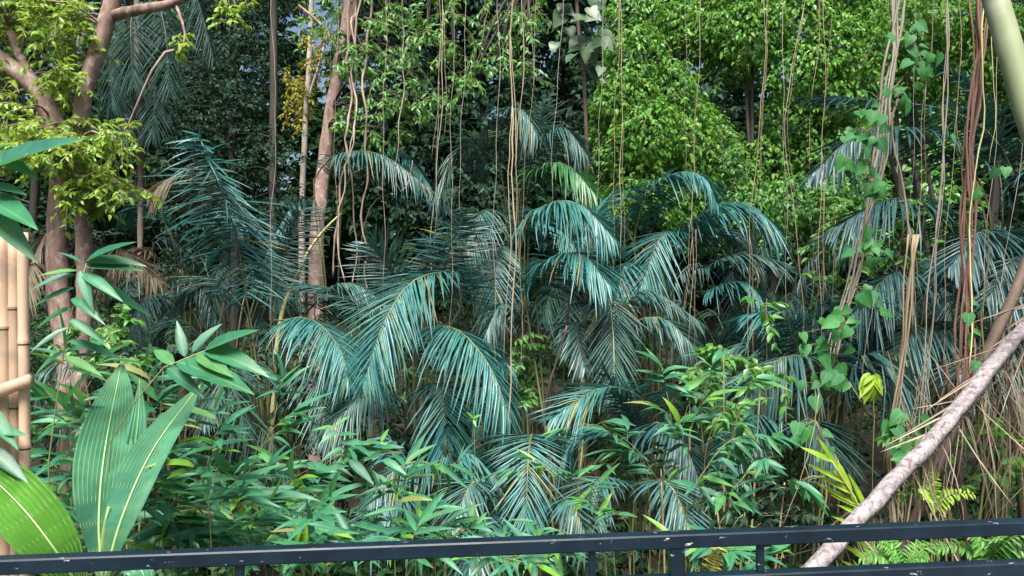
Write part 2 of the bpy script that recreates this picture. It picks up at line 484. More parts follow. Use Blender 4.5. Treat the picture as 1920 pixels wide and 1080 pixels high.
def build_railing():
    t = thing('railing', 'dark navy painted metal railing with chipped paint along the walkway', 'railing', (0, 2.15, 0))
    og = (0, 2.15, 0)
    a, b = rail_pt(-700, .718), rail_pt(2700, .718)
    a[2] += -.0135; b[2] += .0095
    MB().box(a, b, .046, .040, bev=.004).build('top_rail', M['rail'], t, og, sm=False)
    a2, b2 = a.copy(), b.copy(); a2[2] -= .122; b2[2] -= .122
    MB().box(a2, b2, .044, .040, bev=.004).build('middle_rail', M['rail'], t, og, sm=False)
    a3, b3 = a.copy(), b.copy(); a3[2] -= .80; b3[2] -= .80
    MB().box(a3, b3, .05, .046, bev=.004).build('bottom_rail', M['rail'], t, og, sm=False)
    def zt(p): return a[2] + (b[2] - a[2]) * (p[0] - a[0]) / (b[0] - a[0])
    for px in (450, 1110, 1425, 2090, -220):
        p = rail_pt(px, 0); z = zt(p)
        MB().box((p[0], p[1], z - .019), (p[0], p[1], z - .103), .02, .02, up=(0, 1, 0), bev=.002).build('spacer_bar', M['rail'], t, og, sm=False)
    for px in (1268, -400, 2750):
        p = rail_pt(px, 0); z = zt(p)
        MB().box((p[0], p[1], z - .019), (p[0], p[1], z - .1025), .041, .041, up=(0, 1, 0), bev=.003).build('post', M['rail'], t, og, sm=False)
        MB().box((p[0], p[1], z - .1415), (p[0], p[1], 0.0), .041, .041, up=(0, 1, 0), bev=.003).build('post', M['rail'], t, og, sm=False)
    k = 0
    for px in range(-640, 2700, 78):
        p = rail_pt(px + 40, 0); z = zt(p)
        MB().box((p[0], p[1], z - .1415), (p[0], p[1], z - .777), .016, .016, up=(0, 1, 0), bev=.002).build('baluster', M['rail'], t, og, sm=False)
build_railing()

# ------------------------------------------------------------------ palms
HERO = {'n': 0}
LEAFLET_MESH = {}
def leaflet_mesh(matname, k):
    if (matname, k) not in LEAFLET_MESH:
        LEAFLET_MESH[(matname, k)] = mesh_of(LEAFLETS[k], 'leaflet', M[matname])
    return LEAFLET_MESH[(matname, k)]

def frond(root, og, pts, L=.6, n=34, start=1, droop=.35, w=.05, mat='palm', rach='rachis', hero=False, h=None, gap=.95, r0=.014, ang=(70, 25), ragged=.18, name='frond', label=None, lift=.15, lo=False):
    """One frond of a palm: rachis as the part, its leaflets below it."""
    pts = np.asarray(pts, float)
    C = smooth(pts, 60)
    s_len = np.linalg.norm(np.diff(C, axis=0), axis=1).sum()
    # fraction of the length where the leaflets begin
    d = np.linalg.norm(C - pts[start], axis=1)
    t0 = np.argmin(d) / 59.0
    rad = np.interp(np.linspace(0, 1, 60), [0, t0, 1], [r0 * 1.6, r0, r0 * .18])
    mb = MB().tube(C[::2] if len(C) > 40 else C, rad[::2], 5)
    part = mb.build(name, M['rachis_mid' if hero and rach == 'rachis' else rach], root, og)
    if label: part["label"] = label
    if h is None:
        hv = pts[-1] - pts[0]; hv[2] = 0
        hl = np.linalg.norm(hv)
        hv = hv + np.array([0, -.45 * max(hl, .8), 0])
    else:
        hv = np.array([math.cos(math.radians(h)), math.sin(math.radians(h)), 0])
    hv = norm(hv)
    S0 = np.cross(hv, [0, 0, 1.0])
    L = L * .82; droop = droop * .88
    if n > 20: n = int(n * (2.0 if not lo else 1.4))
    w = w * (.43 if not lo else .55)
    t = np.linspace(t0, 1, n) if n > 1 else np.array([1.])
    idx = t * 59
    T = norm(np.gradient(C, axis=0))
    pos = np.stack([np.interp(idx, np.arange(60), C[:, k]) for k in range(3)], 1)
    tan = norm(np.stack([np.interp(idx, np.arange(60), T[:, k]) for k in range(3)], 1))
    S = norm(S0[None] - tan * (tan @ S0)[:, None])
    U = np.cross(S, tan)
    u = (t - t0) / (1 - t0 + 1e-6)
    prof = np.clip(.45 + .75 * np.sin(np.pi * np.clip(u * .85 + .12, 0, 1)) ** .8, .2, 1.15) * np.where(u > .85, 1 - (u - .85) * 2.6, 1)
    fr_all, var = [], []
    for side in (-1, 1):
        a = np.radians(ang[0] + (ang[1] - ang[0]) * u ** 1.3 + rng.normal(0, 4, n))
        d = np.cos(a)[:, None] * tan + np.sin(a)[:, None] * (side * S) + (lift + rng.normal(0, .05, n))[:, None] * U
        d = norm(d) + np.array([0, 0, -1.0]) * (droop * (0.75 + .5 * rng.random(n)))[:, None] * .8
        d = norm(d)
        up = U * .7 + np.array([0, 0, .6]) + side * S * .15 + rng.normal(0, .12, (n, 3))
        ll = L * prof * (1 + rng.normal(0, ragged, n))
        ll = np.clip(ll, .08, None)
        fr = frames(pos + rng.normal(0, .004, (n, 3)), d, up, ll, w * (.8 + .4 * rng.random(n)))
        keep = rng.random(n) < gap
        v = np.clip((droop * 3.2 + rng.normal(0, .8, n)).astype(int), 0, 3)
        fr_all.append(fr[keep]); var.append(v[keep])
    fr = np.concatenate(fr_all); var = np.concatenate(var)
    if hero and HERO.get(root.name, 0) + len(fr) <= 300:
        HERO[root.name] = HERO.get(root.name, 0) + len(fr)
        for i in range(len(fr)):
            link('leaflet', leaflet_mesh(mat, int(var[i])), None, part, to_matrix(fr[i], og))
        HERO['n'] += len(fr)
    else:
        base = LEAFLETS_LO if lo else LEAFLETS
        o = bake([(base[k], fr[var == k]) for k in range(4)], 'leaflets', M[mat], part, og)
        if o is not None: o["kind"] = "stuff"
    return part

def palm(label, Y, rootpx, fronds, group='feathery palms in the middle of the thicket', name='feather_palm', cat='palm', crown_z=None):
    x = (rootpx - 960) / F * Y
    g = np.array([x, Y, ground_z(x, Y)])
    t = thing(name, label, cat, g, group)
    for k, (px, L, kw) in enumerate(fronds):
        off = 0.12 * np.array([math.cos(k * 2.4), math.sin(k * 2.4), 0])
        pts = [g + off]
        for q in px:
            dy = q[2] if len(q) > 2 else 0
            p = P(q[0], q[1], Y + dy)
            pts.append(p)
        kw = dict(kw)
        kw['start'] = kw.get('start', 1) + 1
        frond(t, g, pts, L, **kw)
    # short rosette base
    mb = MB()
    mb.tube([g + [0, 0, -.2], g + [0, 0, .35], g + [0, 0, .6]], [.2, .17, .05], 9, wob=.08)
    mb.build('stem_base', M['petiole_brown'], t, g)
    return t

PG = 'palm_green'
palm('palm with one tall upright teal frond left of the leaning trunk', 11, 505, [
    ([(478, 660), (462, 560, -.1), (440, 430, -.3), (372, 252, -1.2)], .82, dict(n=52, hero=True, h=80, droop=.85, w=.055, ang=(68, 22))),
    ([(508, 640), (512, 560), (540, 460, -.2), (574, 376, -.5)], .5, dict(n=36, h=100, droop=.35, hero=True, w=.045, mat='palm_grey')),
    ([(520, 640), (565, 500), (600, 440), (648, 392)], .16, dict(n=14, h=-60, droop=.1, ang=(14, 6), rach='rachis_pale', mat=PG, r0=.03)),
    ([(500, 650), (540, 600, -.4), (595, 605, -.9), (640, 660, -1.3), (655, 725, -1.5)], .8, dict(n=44, droop=.55, hero=True, w=.05, h=-50)),
    ([(470, 640), (440, 560, .4), (390, 520, .6), (335, 560, .6)], .7, dict(n=34, droop=.5, mat='palm_grey')),
    ([(490, 740), (470, 690, -.6), (430, 685, -1.4), (385, 790, -2.0)], .6, dict(n=36, droop=.35, h=-120, hero=True, mat='palm_grey')),
    ([(520, 700), (560, 640, .3), (640, 560, .5), (700, 560, .5)], .6, dict(n=32, droop=.5, mat='palm_grey')),
    ([(530, 680), (585, 575, -.2), (650, 530, -.3), (725, 570, -.4)], .6, dict(n=38, droop=.45, mat='palm_grey')),
    ([(540, 740), (590, 665, -.3), (650, 655, -.5), (720, 740, -.7)], .65, dict(n=38, droop=.5, mat='palm')),
    ([(520, 760), (545, 700, -.6), (590, 715, -1.0), (620, 830, -1.3)], .6, dict(n=36, droop=.45, mat='palm_grey')),
    ([(480, 740), (440, 700, .3), (340, 600, .3), (280, 640, .2)], .7, dict(n=32, droop=.55, mat='palm_grey')),
])
palm('broad palm with arched fronds spilling left in front of the dark hollow', 10, 790, [
    ([(830, 680), (865, 570, -.1), (845, 512, -.3), (770, 530, -.7), (718, 610, -1.1), (683, 715, -1.3)], .8, dict(n=56, start=1, hero=True, droop=.4, h=-105, w=.052)),
    ([(805, 640), (818, 560), (842, 470, -.3), (870, 402, -.7)], .62, dict(n=42, droop=.42, h=110, hero=True, mat='palm_grey')),
    ([(780, 660), (770, 590), (740, 520, -.2), (690, 455, -.4)], .55, dict(n=34, droop=.15, h=85, mat='palm_grey')),
    ([(775, 680), (800, 618, -.3), (860, 620, -.8), (920, 690, -1.2), (955, 785, -1.4)], .85, dict(n=50, hero=True, droop=.6, h=-40, w=.055)),
    ([(760, 700), (700, 600, .4), (630, 545, .6), (560, 530, .7)], .55, dict(n=32, droop=.5, mat='palm_grey')),
    ([(760, 790), (740, 745, -.2), (690, 735, -.5), (610, 810, -.8)], .7, dict(n=34, droop=.5, mat='palm_grey')),
    ([(800, 780), (810, 720, -.3), (830, 740, -.6), (840, 860, -.8)], .7, dict(n=34, droop=.5)),
    ([(820, 760), (850, 700, .3), (900, 640, .3), (960, 690, .2)], .6, dict(n=32, droop=.5)),
])
palm('palm with broad arched teal fronds behind the long pale hanging root', 10.5, 1060, [
    ([(985, 560), (982, 440, 0), (1030, 382, -.3), (1090, 385, -.6), (1150, 448, -.8)], .85, dict(n=52, hero=True, droop=.62, h=-45, w=.058)),
    ([(1010, 620), (1008, 545), (1045, 482, -.4), (1095, 480, -.8), (1142, 535, -1)], .8, dict(n=46, hero=True, droop=.5, h=-60, w=.056)),
    ([(1030, 700), (1060, 620, -.1), (1078, 610, -.4), (1095, 690, -.7)], .45, dict(n=34, hero=True, droop=.35, h=-70, mat='palm_grey', rach='petiole_brown')),
    ([(1105, 680), (1120, 575, 0), (1140, 560, -.4), (1150, 630, -.7), (1152, 745, -.9)], .6, dict(n=44, hero=True, droop=.5, h=-88, rach='rachis_pale', mat='palm_grey')),
    ([(1130, 680), (1185, 608, -.2), (1245, 598, -.4), (1302, 650, -.5)], .5, dict(n=36, hero=True, droop=.45, h=-55, mat='palm_grey')),
    ([(1120, 660), (1170, 575, .4), (1220, 545, .4), (1315, 605, .2)], .55, dict(n=34, droop=.5, mat='palm_grey')),
    ([(1030, 680), (980, 600, .3), (940, 570, .2), (905, 640, 0)], .6, dict(n=34, droop=.5, mat='palm_grey')),
    ([(1060, 640), (1090, 480, .5), (1120, 400, .6), (1150, 360, .6)], .5, dict(n=30, droop=.4)),
])
palm('tall silvery palm rising behind the vines at centre top', 13.5, 985, [
    ([(972, 430), (985, 350, 0), (1030, 308, -.4), (1068, 312, -.7), (1115, 365, -.9)], .8, dict(n=44, hero=True, droop=.5, h=-55, mat=PG, w=.06)),
    ([(950, 420), (935, 290), (950, 215, -.3), (980, 205, -.6), (1008, 255, -.8)], .85, dict(n=40, droop=.6, h=-60, mat='palm_grey')),
    ([(975, 430), (995, 310), (1030, 250, -.3), (1060, 240, -.5), (1100, 290, -.6)], .8, dict(n=40, droop=.6, mat='palm_grey')),
    ([(950, 430), (915, 330), (890, 270, .1), (850, 290, .2), (810, 380, .2)], .85, dict(n=40, droop=.55, mat='palm_grey')),
    ([(960, 460), (930, 400, -.4), (900, 400, -.8), (870, 470, -1)], .8, dict(n=38, droop=.5, mat='palm_grey')),
    ([(990, 470), (1010, 420, -.4), (1060, 430, -.6), (1100, 520, -.8)], .7, dict(n=36, droop=.5, mat='palm')),
    ([(960, 500), (940, 460, -.5), (930, 500, -.9), (925, 600, -1.1)], .7, dict(n=36, droop=.5, mat='palm_grey')),
    ([(985, 420), (1000, 330, .4), (1010, 260, .6), (1015, 195, .7)], .6, dict(n=30, droop=.5, mat='palm_grey')),
])
palm('palm with two bright teal drooping fronds below the leafy creeper wall', 12, 1235, [
    ([(1195, 520), (1192, 430), (1225, 350, -.2), (1280, 322, -.5), (1322, 335, -.8), (1345, 385, -.9)], .66, dict(n=44, hero=True, droop=.5, h=-50, w=.06)),
    ([(1245, 520), (1275, 440, -.1), (1330, 392, -.3), (1400, 382, -.5), (1466, 440, -.7)], .95, dict(n=50, hero=True, droop=.62, h=-40, w=.06)),
    ([(1255, 540), (1270, 450, -.2), (1240, 440, -.5), (1200, 540, -.8)], .75, dict(n=36, droop=.5, mat='palm')),
    ([(1280, 560), (1330, 500, -.4), (1395, 476, -.7), (1466, 490, -.9)], .65, dict(n=38, hero=True, droop=.5, rach='petiole_brown', mat='palm_grey')),
    ([(1280, 600), (1330, 545, -.5), (1400, 530, -.8), (1450, 600, -1)], .6, dict(n=34, droop=.5, mat='palm')),
    ([(1220, 560), (1190, 500, -.3), (1170, 500, -.5), (1150, 580, -.7)], .6, dict(n=34, droop=.5, mat='palm')),
    ([(1260, 560), (1300, 470, .4), (1330, 430, .5), (1400, 440, .6)], .7, dict(n=34, droop=.5, mat='palm_blue')),
    ([(1210, 560), (1180, 440, .2), (1130, 400, .3), (1090, 460, .3)], .7, dict(n=34, droop=.5, mat='palm')),
])
LOWG = 'low palms among the bamboo behind the railing'
palm('low palm with one wide flat teal frond above the railing post', 8, 1180, [
    ([(1222, 880), (1228, 800, .1), (1195, 742, -.1), (1125, 728, -.4), (1035, 785, -.6)], .55, dict(n=48, hero=True, droop=.3, h=-110, w=.042, lift=.3)),
    ([(1195, 880), (1205, 810), (1245, 795, -.3), (1290, 850, -.5), (1318, 930, -.6)], .5, dict(n=40, hero=True, droop=.4, h=-60, mat='palm_blue')),
    ([(1190, 900), (1150, 820, .4), (1090, 800, .5), (1050, 880, .4)], .5, dict(n=36, droop=.5, mat='palm')),
    ([(1180, 960), (1160, 905, -.4), (1120, 900, -.6), (1095, 970, -.8)], .45, dict(n=34, droop=.35, mat='palm_grey')),
    ([(1210, 970), (1225, 905, -.5), (1260, 915, -.8), (1298, 1000, -1)], .45, dict(n=38, hero=True, droop=.35, mat='palm_grey', h=-80)),
    ([(1200, 960), (1190, 880, -.2), (1180, 800, 0), (1130, 690, .2)], .4, dict(n=34, droop=.4, mat='palm_blue')),
], LOWG)
palm('low palm with a fan shaped teal frond hanging just above the railing centre', 6.6, 1000, [
    ([(1010, 990, .3), (1004, 870, .3), (997, 815, .1), (990, 870, -.3), (986, 990, -.55)], .42, dict(n=46, start=1, hero=True, droop=.1, h=-90, w=.03, ang=(78, 18), lift=.05)),
    ([(930, 1000), (915, 930), (885, 905, -.2), (850, 985, -.4)], .42, dict(n=36, hero=True, droop=.3, mat='palm_grey')),
    ([(960, 1010), (940, 960), (900, 980, -.3), (880, 1075, -.5)], .4, dict(n=34, droop=.35, mat='palm_grey')),
    ([(1020, 1010), (1040, 950), (1070, 940, -.2), (1100, 1010, -.3)], .4, dict(n=34, droop=.35, mat='palm_grey')),
], LOWG)
palm('low grey green palm with curtain like leaflets right of the lower bamboo', 7.4, 800, [
    ([(838, 990), (846, 920), (805, 868, -.1), (745, 878, -.3), (690, 945, -.5)], .5, dict(n=42, hero=True, droop=.6, mat='palm_grey', w=.035, h=-120)),
    ([(800, 1000), (780, 940, -.3), (730, 940, -.5), (690, 1000, -.6)], .45, dict(n=34, droop=.45, mat='palm_grey')),
    ([(820, 980), (850, 890, .4), (880, 850, .4), (930, 900, .3)], .45, dict(n=34, droop=.45, mat='palm')),
    ([(790, 980), (770, 880, .5), (720, 820, .6), (640, 850, .6)], .5, dict(n=34, droop=.5, mat='palm')),
], LOWG)
palm('palm whose drooping leaflets roof the black hollow beside the leaning trunk', 14, 640, [
    ([(592, 400), (600, 320), (640, 288, -.2), (715, 290, -.5), (800, 350, -.7)], .7, dict(n=46, hero=True, droop=.65, h=-50, mat='palm_grey')),
    ([(640, 400), (690, 310, .3), (750, 280, .2), (825, 375, 0)], .7, dict(n=38, droop=.5, mat='palm')),
    ([(600, 420), (570, 380, .2), (540, 400, .1), (500, 480, 0)], .7, dict(n=34, droop=.5, mat='palm')),
    ([(680, 440), (740, 360, .5), (790, 340, .5), (870, 420, .5)], .7, dict(n=34, droop=.5, mat='palm_blue')),
], 'palms deep in the shade')
palm('dusky palm with brown green fronds right of the big reddish tree', 12.5, 320, [
    ([(365, 480), (382, 390), (355, 335, -.2), (320, 335, -.4), (282, 365, -.5)], .7, dict(n=38, droop=.45, mat='dry_dark', hero=True)),
    ([(330, 560), (290, 480, -.2), (240, 470, -.4), (180, 540, -.6)], .7, dict(n=36, droop=.5, mat='dry_dark')),
    ([(330, 520), (310, 420, .3), (270, 360, .3), (240, 400, .3)], .7, dict(n=34, droop=.4, mat='palm')),
    ([(330, 600), (300, 560, -.4), (270, 560, -.7), (230, 650, -.9)], .7, dict(n=36, droop=.5, mat='palm_grey')),
    ([(345, 560), (380, 470, .2), (410, 400, .2), (450, 420, .2)], .7, dict(n=34, droop=.5, mat='palm')),
], 'palms deep in the shade')
palm('dead palm with brown hanging fronds against the reddish tree base', 10.6, 112, [
    ([(118, 520), (110, 455), (85, 440, -.1), (48, 520, -.2)], .6, dict(n=30, droop=.6, mat='dry', rach='petiole_brown')),
    ([(122, 520), (130, 450), (150, 445, -.2), (178, 510, -.4)], .55, dict(n=30, droop=.6, mat='dry', rach='petiole_brown')),
    ([(130, 560), (170, 475, -.3), (230, 468, -.6), (300, 530, -.7)], .5, dict(n=34, droop=.55, mat='dry_dark')),
    ([(110, 560), (80, 500, -.3), (60, 500, -.5), (40, 560, -.6)], .5, dict(n=30, droop=.5, mat='dry_dark')),
], 'palms deep in the shade')
palm('palm with long grey brown curtain leaflets left of the yellow young frond', 8.6, 1480, [
    ([(1545, 850), (1562, 740), (1520, 672, -.2), (1450, 680, -.4), (1385, 770, -.5)], .9, dict(n=44, hero=True, droop=.75, mat='palm_grey', w=.06, h=-100)),
    ([(1560, 850), (1590, 720, -.2), (1640, 660, -.4), (1710, 740, -.5)], .8, dict(n=38, droop=.6, mat='palm_grey')),
    ([(1470, 820), (1440, 700, .3), (1400, 640, .4), (1330, 690, .4)], .7, dict(n=36, droop=.55, mat='palm_grey')),
    ([(1500, 800), (1500, 680, .3), (1470, 590, .4), (1400, 590, .3)], .7, dict(n=36, droop=.5, mat='palm')),
    ([(1520, 800), (1560, 640, .3), (1570, 560, .3), (1640, 560, .3)], .8, dict(n=36, droop=.55, mat='palm_grey')),
    ([(1500, 860), (1500, 800, -.3), (1530, 790, -.5), (1570, 860, -.7)], .6, dict(n=34, droop=.5, mat='palm_grey')),
    ([(1480, 860), (1440, 780, -.3), (1400, 790, -.5), (1350, 870, -.7)], .6, dict(n=34, droop=.5, mat='palm')),
], 'palms at the right of the thicket')
BL = 'palm_blue'
palm('dark blue green palm with glossy broad leaflets behind the red root bundle', 9.5, 1850, [
    ([(1905, 480), (1890, 300), (1800, 215, -.1), (1660, 190, -.3), (1512, 182, -.5)], .62, dict(n=34, hero=True, droop=.3, mat=BL, w=.085, h=-140, start=1)),
    ([(1860, 500), (1830, 330), (1740, 250, -.3), (1620, 245, -.6), (1520, 330, -.8)], .75, dict(n=40, hero=True, droop=.5, mat=BL, w=.075)),
    ([(1880, 500), (1870, 300, .3), (1830, 180, .4), (1760, 120, .4)], .6, dict(n=30, droop=.3, mat=BL, w=.085)),
    ([(1840, 560), (1780, 430, -.3), (1690, 370, -.6), (1560, 430, -.8)], .8, dict(n=42, droop=.55, mat=BL, w=.06)),
    ([(1880, 520), (1900, 380), (1930, 320, -.3), (1990, 400, -.5)], .75, dict(n=34, droop=.5, mat=BL, w=.085)),
    ([(1870, 600), (1880, 480, -.5), (1850, 430, -.9), (1780, 500, -1.2)], .75, dict(n=40, droop=.5, mat=BL, w=.06)),
    ([(1840, 640), (1770, 540, -.4), (1680, 510, -.7), (1590, 600, -.9)], .8, dict(n=40, droop=.55, mat=BL, w=.055)),
    ([(1900, 640), (1930, 520, -.5), (1910, 480, -.9), (1850, 560, -1.2)], .8, dict(n=40, droop=.5, mat=BL, w=.06)),
    ([(1820, 680), (1740, 610, .2), (1660, 590, .2), (1580, 700, .1)], .8, dict(n=36, droop=.5, mat=BL, w=.05)),
    ([(1860, 700), (1800, 610, -.4), (1720, 620, -.7), (1640, 720, -.9)], .8, dict(n=36, droop=.5, mat='palm_grey', w=.05)),
    ([(1880, 740), (1900, 640, -.4), (1880, 620, -.7), (1800, 700, -1)], .8, dict(n=36, droop=.5, mat='palm_grey', w=.05)),
    ([(1890, 420), (1960, 260), (2040, 220), (2140, 300)], .7, dict(n=30, droop=.4, mat=BL, w=.085)),
], 'palms at the right of the thicket')

# deep filler palms, seen between the named ones
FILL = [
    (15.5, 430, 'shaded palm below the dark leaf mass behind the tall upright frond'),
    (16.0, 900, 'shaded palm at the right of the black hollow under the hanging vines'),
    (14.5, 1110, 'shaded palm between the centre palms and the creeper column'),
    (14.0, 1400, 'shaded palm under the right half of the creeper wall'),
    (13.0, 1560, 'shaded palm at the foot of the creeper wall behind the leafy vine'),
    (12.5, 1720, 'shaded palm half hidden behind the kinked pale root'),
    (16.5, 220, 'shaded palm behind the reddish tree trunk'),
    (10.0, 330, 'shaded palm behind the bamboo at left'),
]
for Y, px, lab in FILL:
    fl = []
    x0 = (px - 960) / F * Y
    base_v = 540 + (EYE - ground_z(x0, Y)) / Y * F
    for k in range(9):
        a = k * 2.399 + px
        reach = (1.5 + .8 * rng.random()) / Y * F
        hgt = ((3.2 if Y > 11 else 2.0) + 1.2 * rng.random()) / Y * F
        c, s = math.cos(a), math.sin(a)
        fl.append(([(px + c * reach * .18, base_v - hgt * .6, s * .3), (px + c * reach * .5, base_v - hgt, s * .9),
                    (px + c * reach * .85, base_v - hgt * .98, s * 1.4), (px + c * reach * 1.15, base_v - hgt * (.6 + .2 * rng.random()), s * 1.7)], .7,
                   dict(n=28, droop=.5, mat=['palm_shade', 'palm_shade', 'palm_blue'][k % 3], lo=True, h=math.degrees(math.atan2(s, c)))))
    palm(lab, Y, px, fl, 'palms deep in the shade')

# ------------------------------------------------------------------ leafy crowns
def spray_frames(clusters, L, W, droop=.4, per_twig=9, upbias=.6):
    """clusters: (centre, radius, leaves). Twigs radiate from each centre and carry leaves. Returns leaf frames and twig polylines."""
    fr, tw = [], []
    for c, r, n in clusters:
        c = np.asarray(c, float)
        k = max(2, int(n / per_twig))
        d = norm(rng.standard_normal((k, 3)) * [1, 1, .7] + [0, -.15, .12])
        ln = r * (.45 + .65 * rng.random(k))
        st = c + rng.standard_normal((k, 3)) * r * .22
        en = st + d * ln[:, None] + np.array([0, 0, -1]) * (ln * droop * .8)[:, None]
        md = (st + en) / 2 + np.array([0, 0, 1]) * (ln * droop * .22)[:, None]
        for i in range(k): tw.append((st[i], md[i], en[i]))
        m = per_twig
        s = np.tile(np.linspace(.15, 1.0, m), (k, 1)) + rng.normal(0, .04, (k, m))
        s = s[..., None]
        p = (1 - s) ** 2 * st[:, None] + 2 * s * (1 - s) * md[:, None] + s ** 2 * en[:, None]
        tdir = norm(en - st)[:, None, :] * np.ones((1, m, 1))
        side = norm(np.cross(tdir, [0, 0, 1.0])) * np.where(np.arange(m) % 2, 1, -1)[None, :, None]
        ld = tdir * .6 + side * .75 + rng.standard_normal((k, m, 3)) * .25 + np.array([0, 0, -1]) * droop * .7
        up = np.array([0, 0, 1.0]) * upbias + rng.standard_normal((k, m, 3)) * .35 + np.array([0, -.25, 0])
        ll = L * (.65 + .6 * rng.random(k * m))
        fr.append(frames(p.reshape(-1, 3), ld.reshape(-1, 3), up.reshape(-1, 3), ll, ll / L * W))
    return np.concatenate(fr), tw

def leaves_on(parent, og, fr, bases, matname, n_obj=0, name='leaf', crown_name='crown', near=None):
    """n_obj nearest leaves as parts of their own, the rest joined."""
    order = np.argsort(fr[:, 1, 3]) if near is None else near
    if n_obj:
        # those inside the frame first
        x = fr[:, 0, 3] / fr[:, 1, 3] * F + 960; y = 540 - (fr[:, 2, 3] - EYE) / fr[:, 1, 3] * F
        inside = (x > 0) & (x < 1920) & (y > 0) & (y < 1080)
        order = np.concatenate([order[inside[order]], order[~inside[order]]])
    pick, rest = order[:n_obj], order[n_obj:]
    meshes = [mesh_of(b, name, M[matname]) for b in bases]
    for i, j in enumerate(pick):
        link(name, meshes[i % len(bases)], None, parent, to_matrix(fr[j], og))
    if len(rest):
        k = len(bases)
        o = bake([(bases[q], fr[rest[q::k]]) for q in range(k)], crown_name, M[matname], parent, og)
        o["kind"] = "stuff"

def twigs_on(parent, og, tw, rad, mat='twig', every=1, name='twig_work'):
    mb = MB()
    for a, b, c in tw[::every]:
        mb.tube([a, b, c], [rad, rad * .7, rad * .3], 3, cap=False)
    if mb.n:
        o = mb.build(name, M[mat], parent, og); o["kind"] = "stuff"
        return o

def tree(name, label, Y, trunks, clusters, leaf=(.09, .045), mat='tree_mid', bark='bark_grey', group=None, cat='tree', n_obj=0, bases=None, droop=.4, twig=.006, limb_to=True, per_twig=9, root_y=None):
    """trunks: list of (px polyline, radius px at start and end); first is the trunk, the rest limbs. clusters: px,py,dY,r_m,n."""
    p0 = P(*trunks[0][0][0][:2], Y)
    g = np.array([p0[0], Y, ground_z(p0[0], Y)])
    t = thing(name, label, cat, g, group)
    lim = []
    for k, (pl, r0, r1) in enumerate(trunks):
        pts = [P(q[0], q[1], Y + (q[2] if len(q) > 2 else 0)) for q in pl]
        if k == 0: pts = [g + [0, 0, -.3], g * [1, 1, 0] + [0, 0, (g[2] * .6 + pts[0][2] * .4)]] + pts if pts[0][2] > g[2] + .5 else pts
        n = max(8, 6 * len(pts))
        C = smooth(pts, n)
        rad = np.linspace(r0, r1, n) * Y / F
        if k == 0: rad[:max(2, n // 7)] *= np.linspace(1.5, 1, max(2, n // 7))
        C[1:-1] += rng.normal(0, .06, (n - 2, 3)) * rad[1:-1, None]
        MB().tube(C, rad, 12, wob=.05).build('trunk' if k == 0 else 'limb', M[bark], t, g)
        lim.append(C)
    cl = []
    for c in clusters:
        ctr = P(c[0], c[1], Y + c[2]); cl.append((ctr, c[3], c[4]))
    if cl:
        allp = np.vstack(lim)
        mb = MB()
        for ctr, r, n in cl:      # bough from the nearest limb to each cluster
            j = np.argmin(np.linalg.norm(allp - ctr, axis=1))
            a = allp[j]; dd = np.linalg.norm(ctr - a)
            if dd < .15: continue
            mid = (a + ctr) / 2 + [0, 0, .12 * dd] + rng.normal(0, .05 * dd, 3)
            rb = min(.05, .012 + .008 * dd)
            mb.tube(smooth([a, mid, ctr], 6), np.linspace(rb, rb * .35, 6), 5, cap=False)
        if mb.n: mb.build('bough_work', M['bark_grey' if bark == 'bark_red' and n_obj and name == 'fig_tree' else 'bark_dark'], t, g)['kind'] = 'stuff'
        fr, tw = spray_frames(cl, leaf[0], leaf[1], droop, per_twig)
        if twig: twigs_on(t, g, tw, twig)
        leaves_on(t, g, fr, bases or OVATE_LO, mat, n_obj)
    return t

def cloud(x0, x1, y0, y1, dy0, dy1, r0, r1, n, leaves):
    """n random clusters in a pixel rectangle."""
    return [(rng.uniform(x0, x1), rng.uniform(y0, y1), rng.uniform(dy0, dy1), rng.uniform(r0, r1), leaves) for _ in range(n)]

# ---- the reddish fig tree at the left
tree('fig_tree', 'reddish barked tree with forked trunk and bright yellow green leaves at left', 10, [
    ([(130, 690), (112, 560), (108, 420), (112, 320), (96, 220), (50, 150), (-60, 75)], 24, 17),
    ([(132, 1000, .05), (150, 690, -.05), (160, 560, -.1), (154, 420, -.1), (148, 320, -.1), (150, 230, -.1), (165, 150, -.1), (195, 60, -.1), (222, -60, -.1), (250, -260, 0)], 15, 15),
    ([(212, 28, -.1), (262, 18, -.3), (310, 10, -.5), (362, -12, -.6), (460, -60, -.8)], 10, 6),
    ([(60, 155), (20, 60, .3), (-20, -80, .5)], 10, 5),
    ([(330, 6, -.55), (346, 60, -.6), (342, 90, -.65)], 3, 1.5),
], cloud(-60, 110, -60, 130, -.6, .6, .35, .55, 26, 90) + cloud(90, 180, 20, 150, -.5, .3, .25, .4, 14, 80)
   + cloud(-40, 130, 190, 300, -.8, .4, .35, .5, 20, 90) + cloud(130, 250, 240, 380, -.9, 0, .25, .42, 20, 80)
   + cloud(60, 180, 200, 330, -.9, -.3, .25, .4, 10, 70)
   + cloud(320, 365, 70, 115, -.8, -.5, .1, .2, 5, 22) + cloud(390, 470, -20, 40, -.8, -.4, .15, .3, 6, 30)
   + cloud(-250, 250, -420, -80, -1, 2, .6, .9, 22, 110),
    leaf=(.095, .045), mat='tree_bright', bark='bark_red', n_obj=300, bases=OVATE, droop=.45)

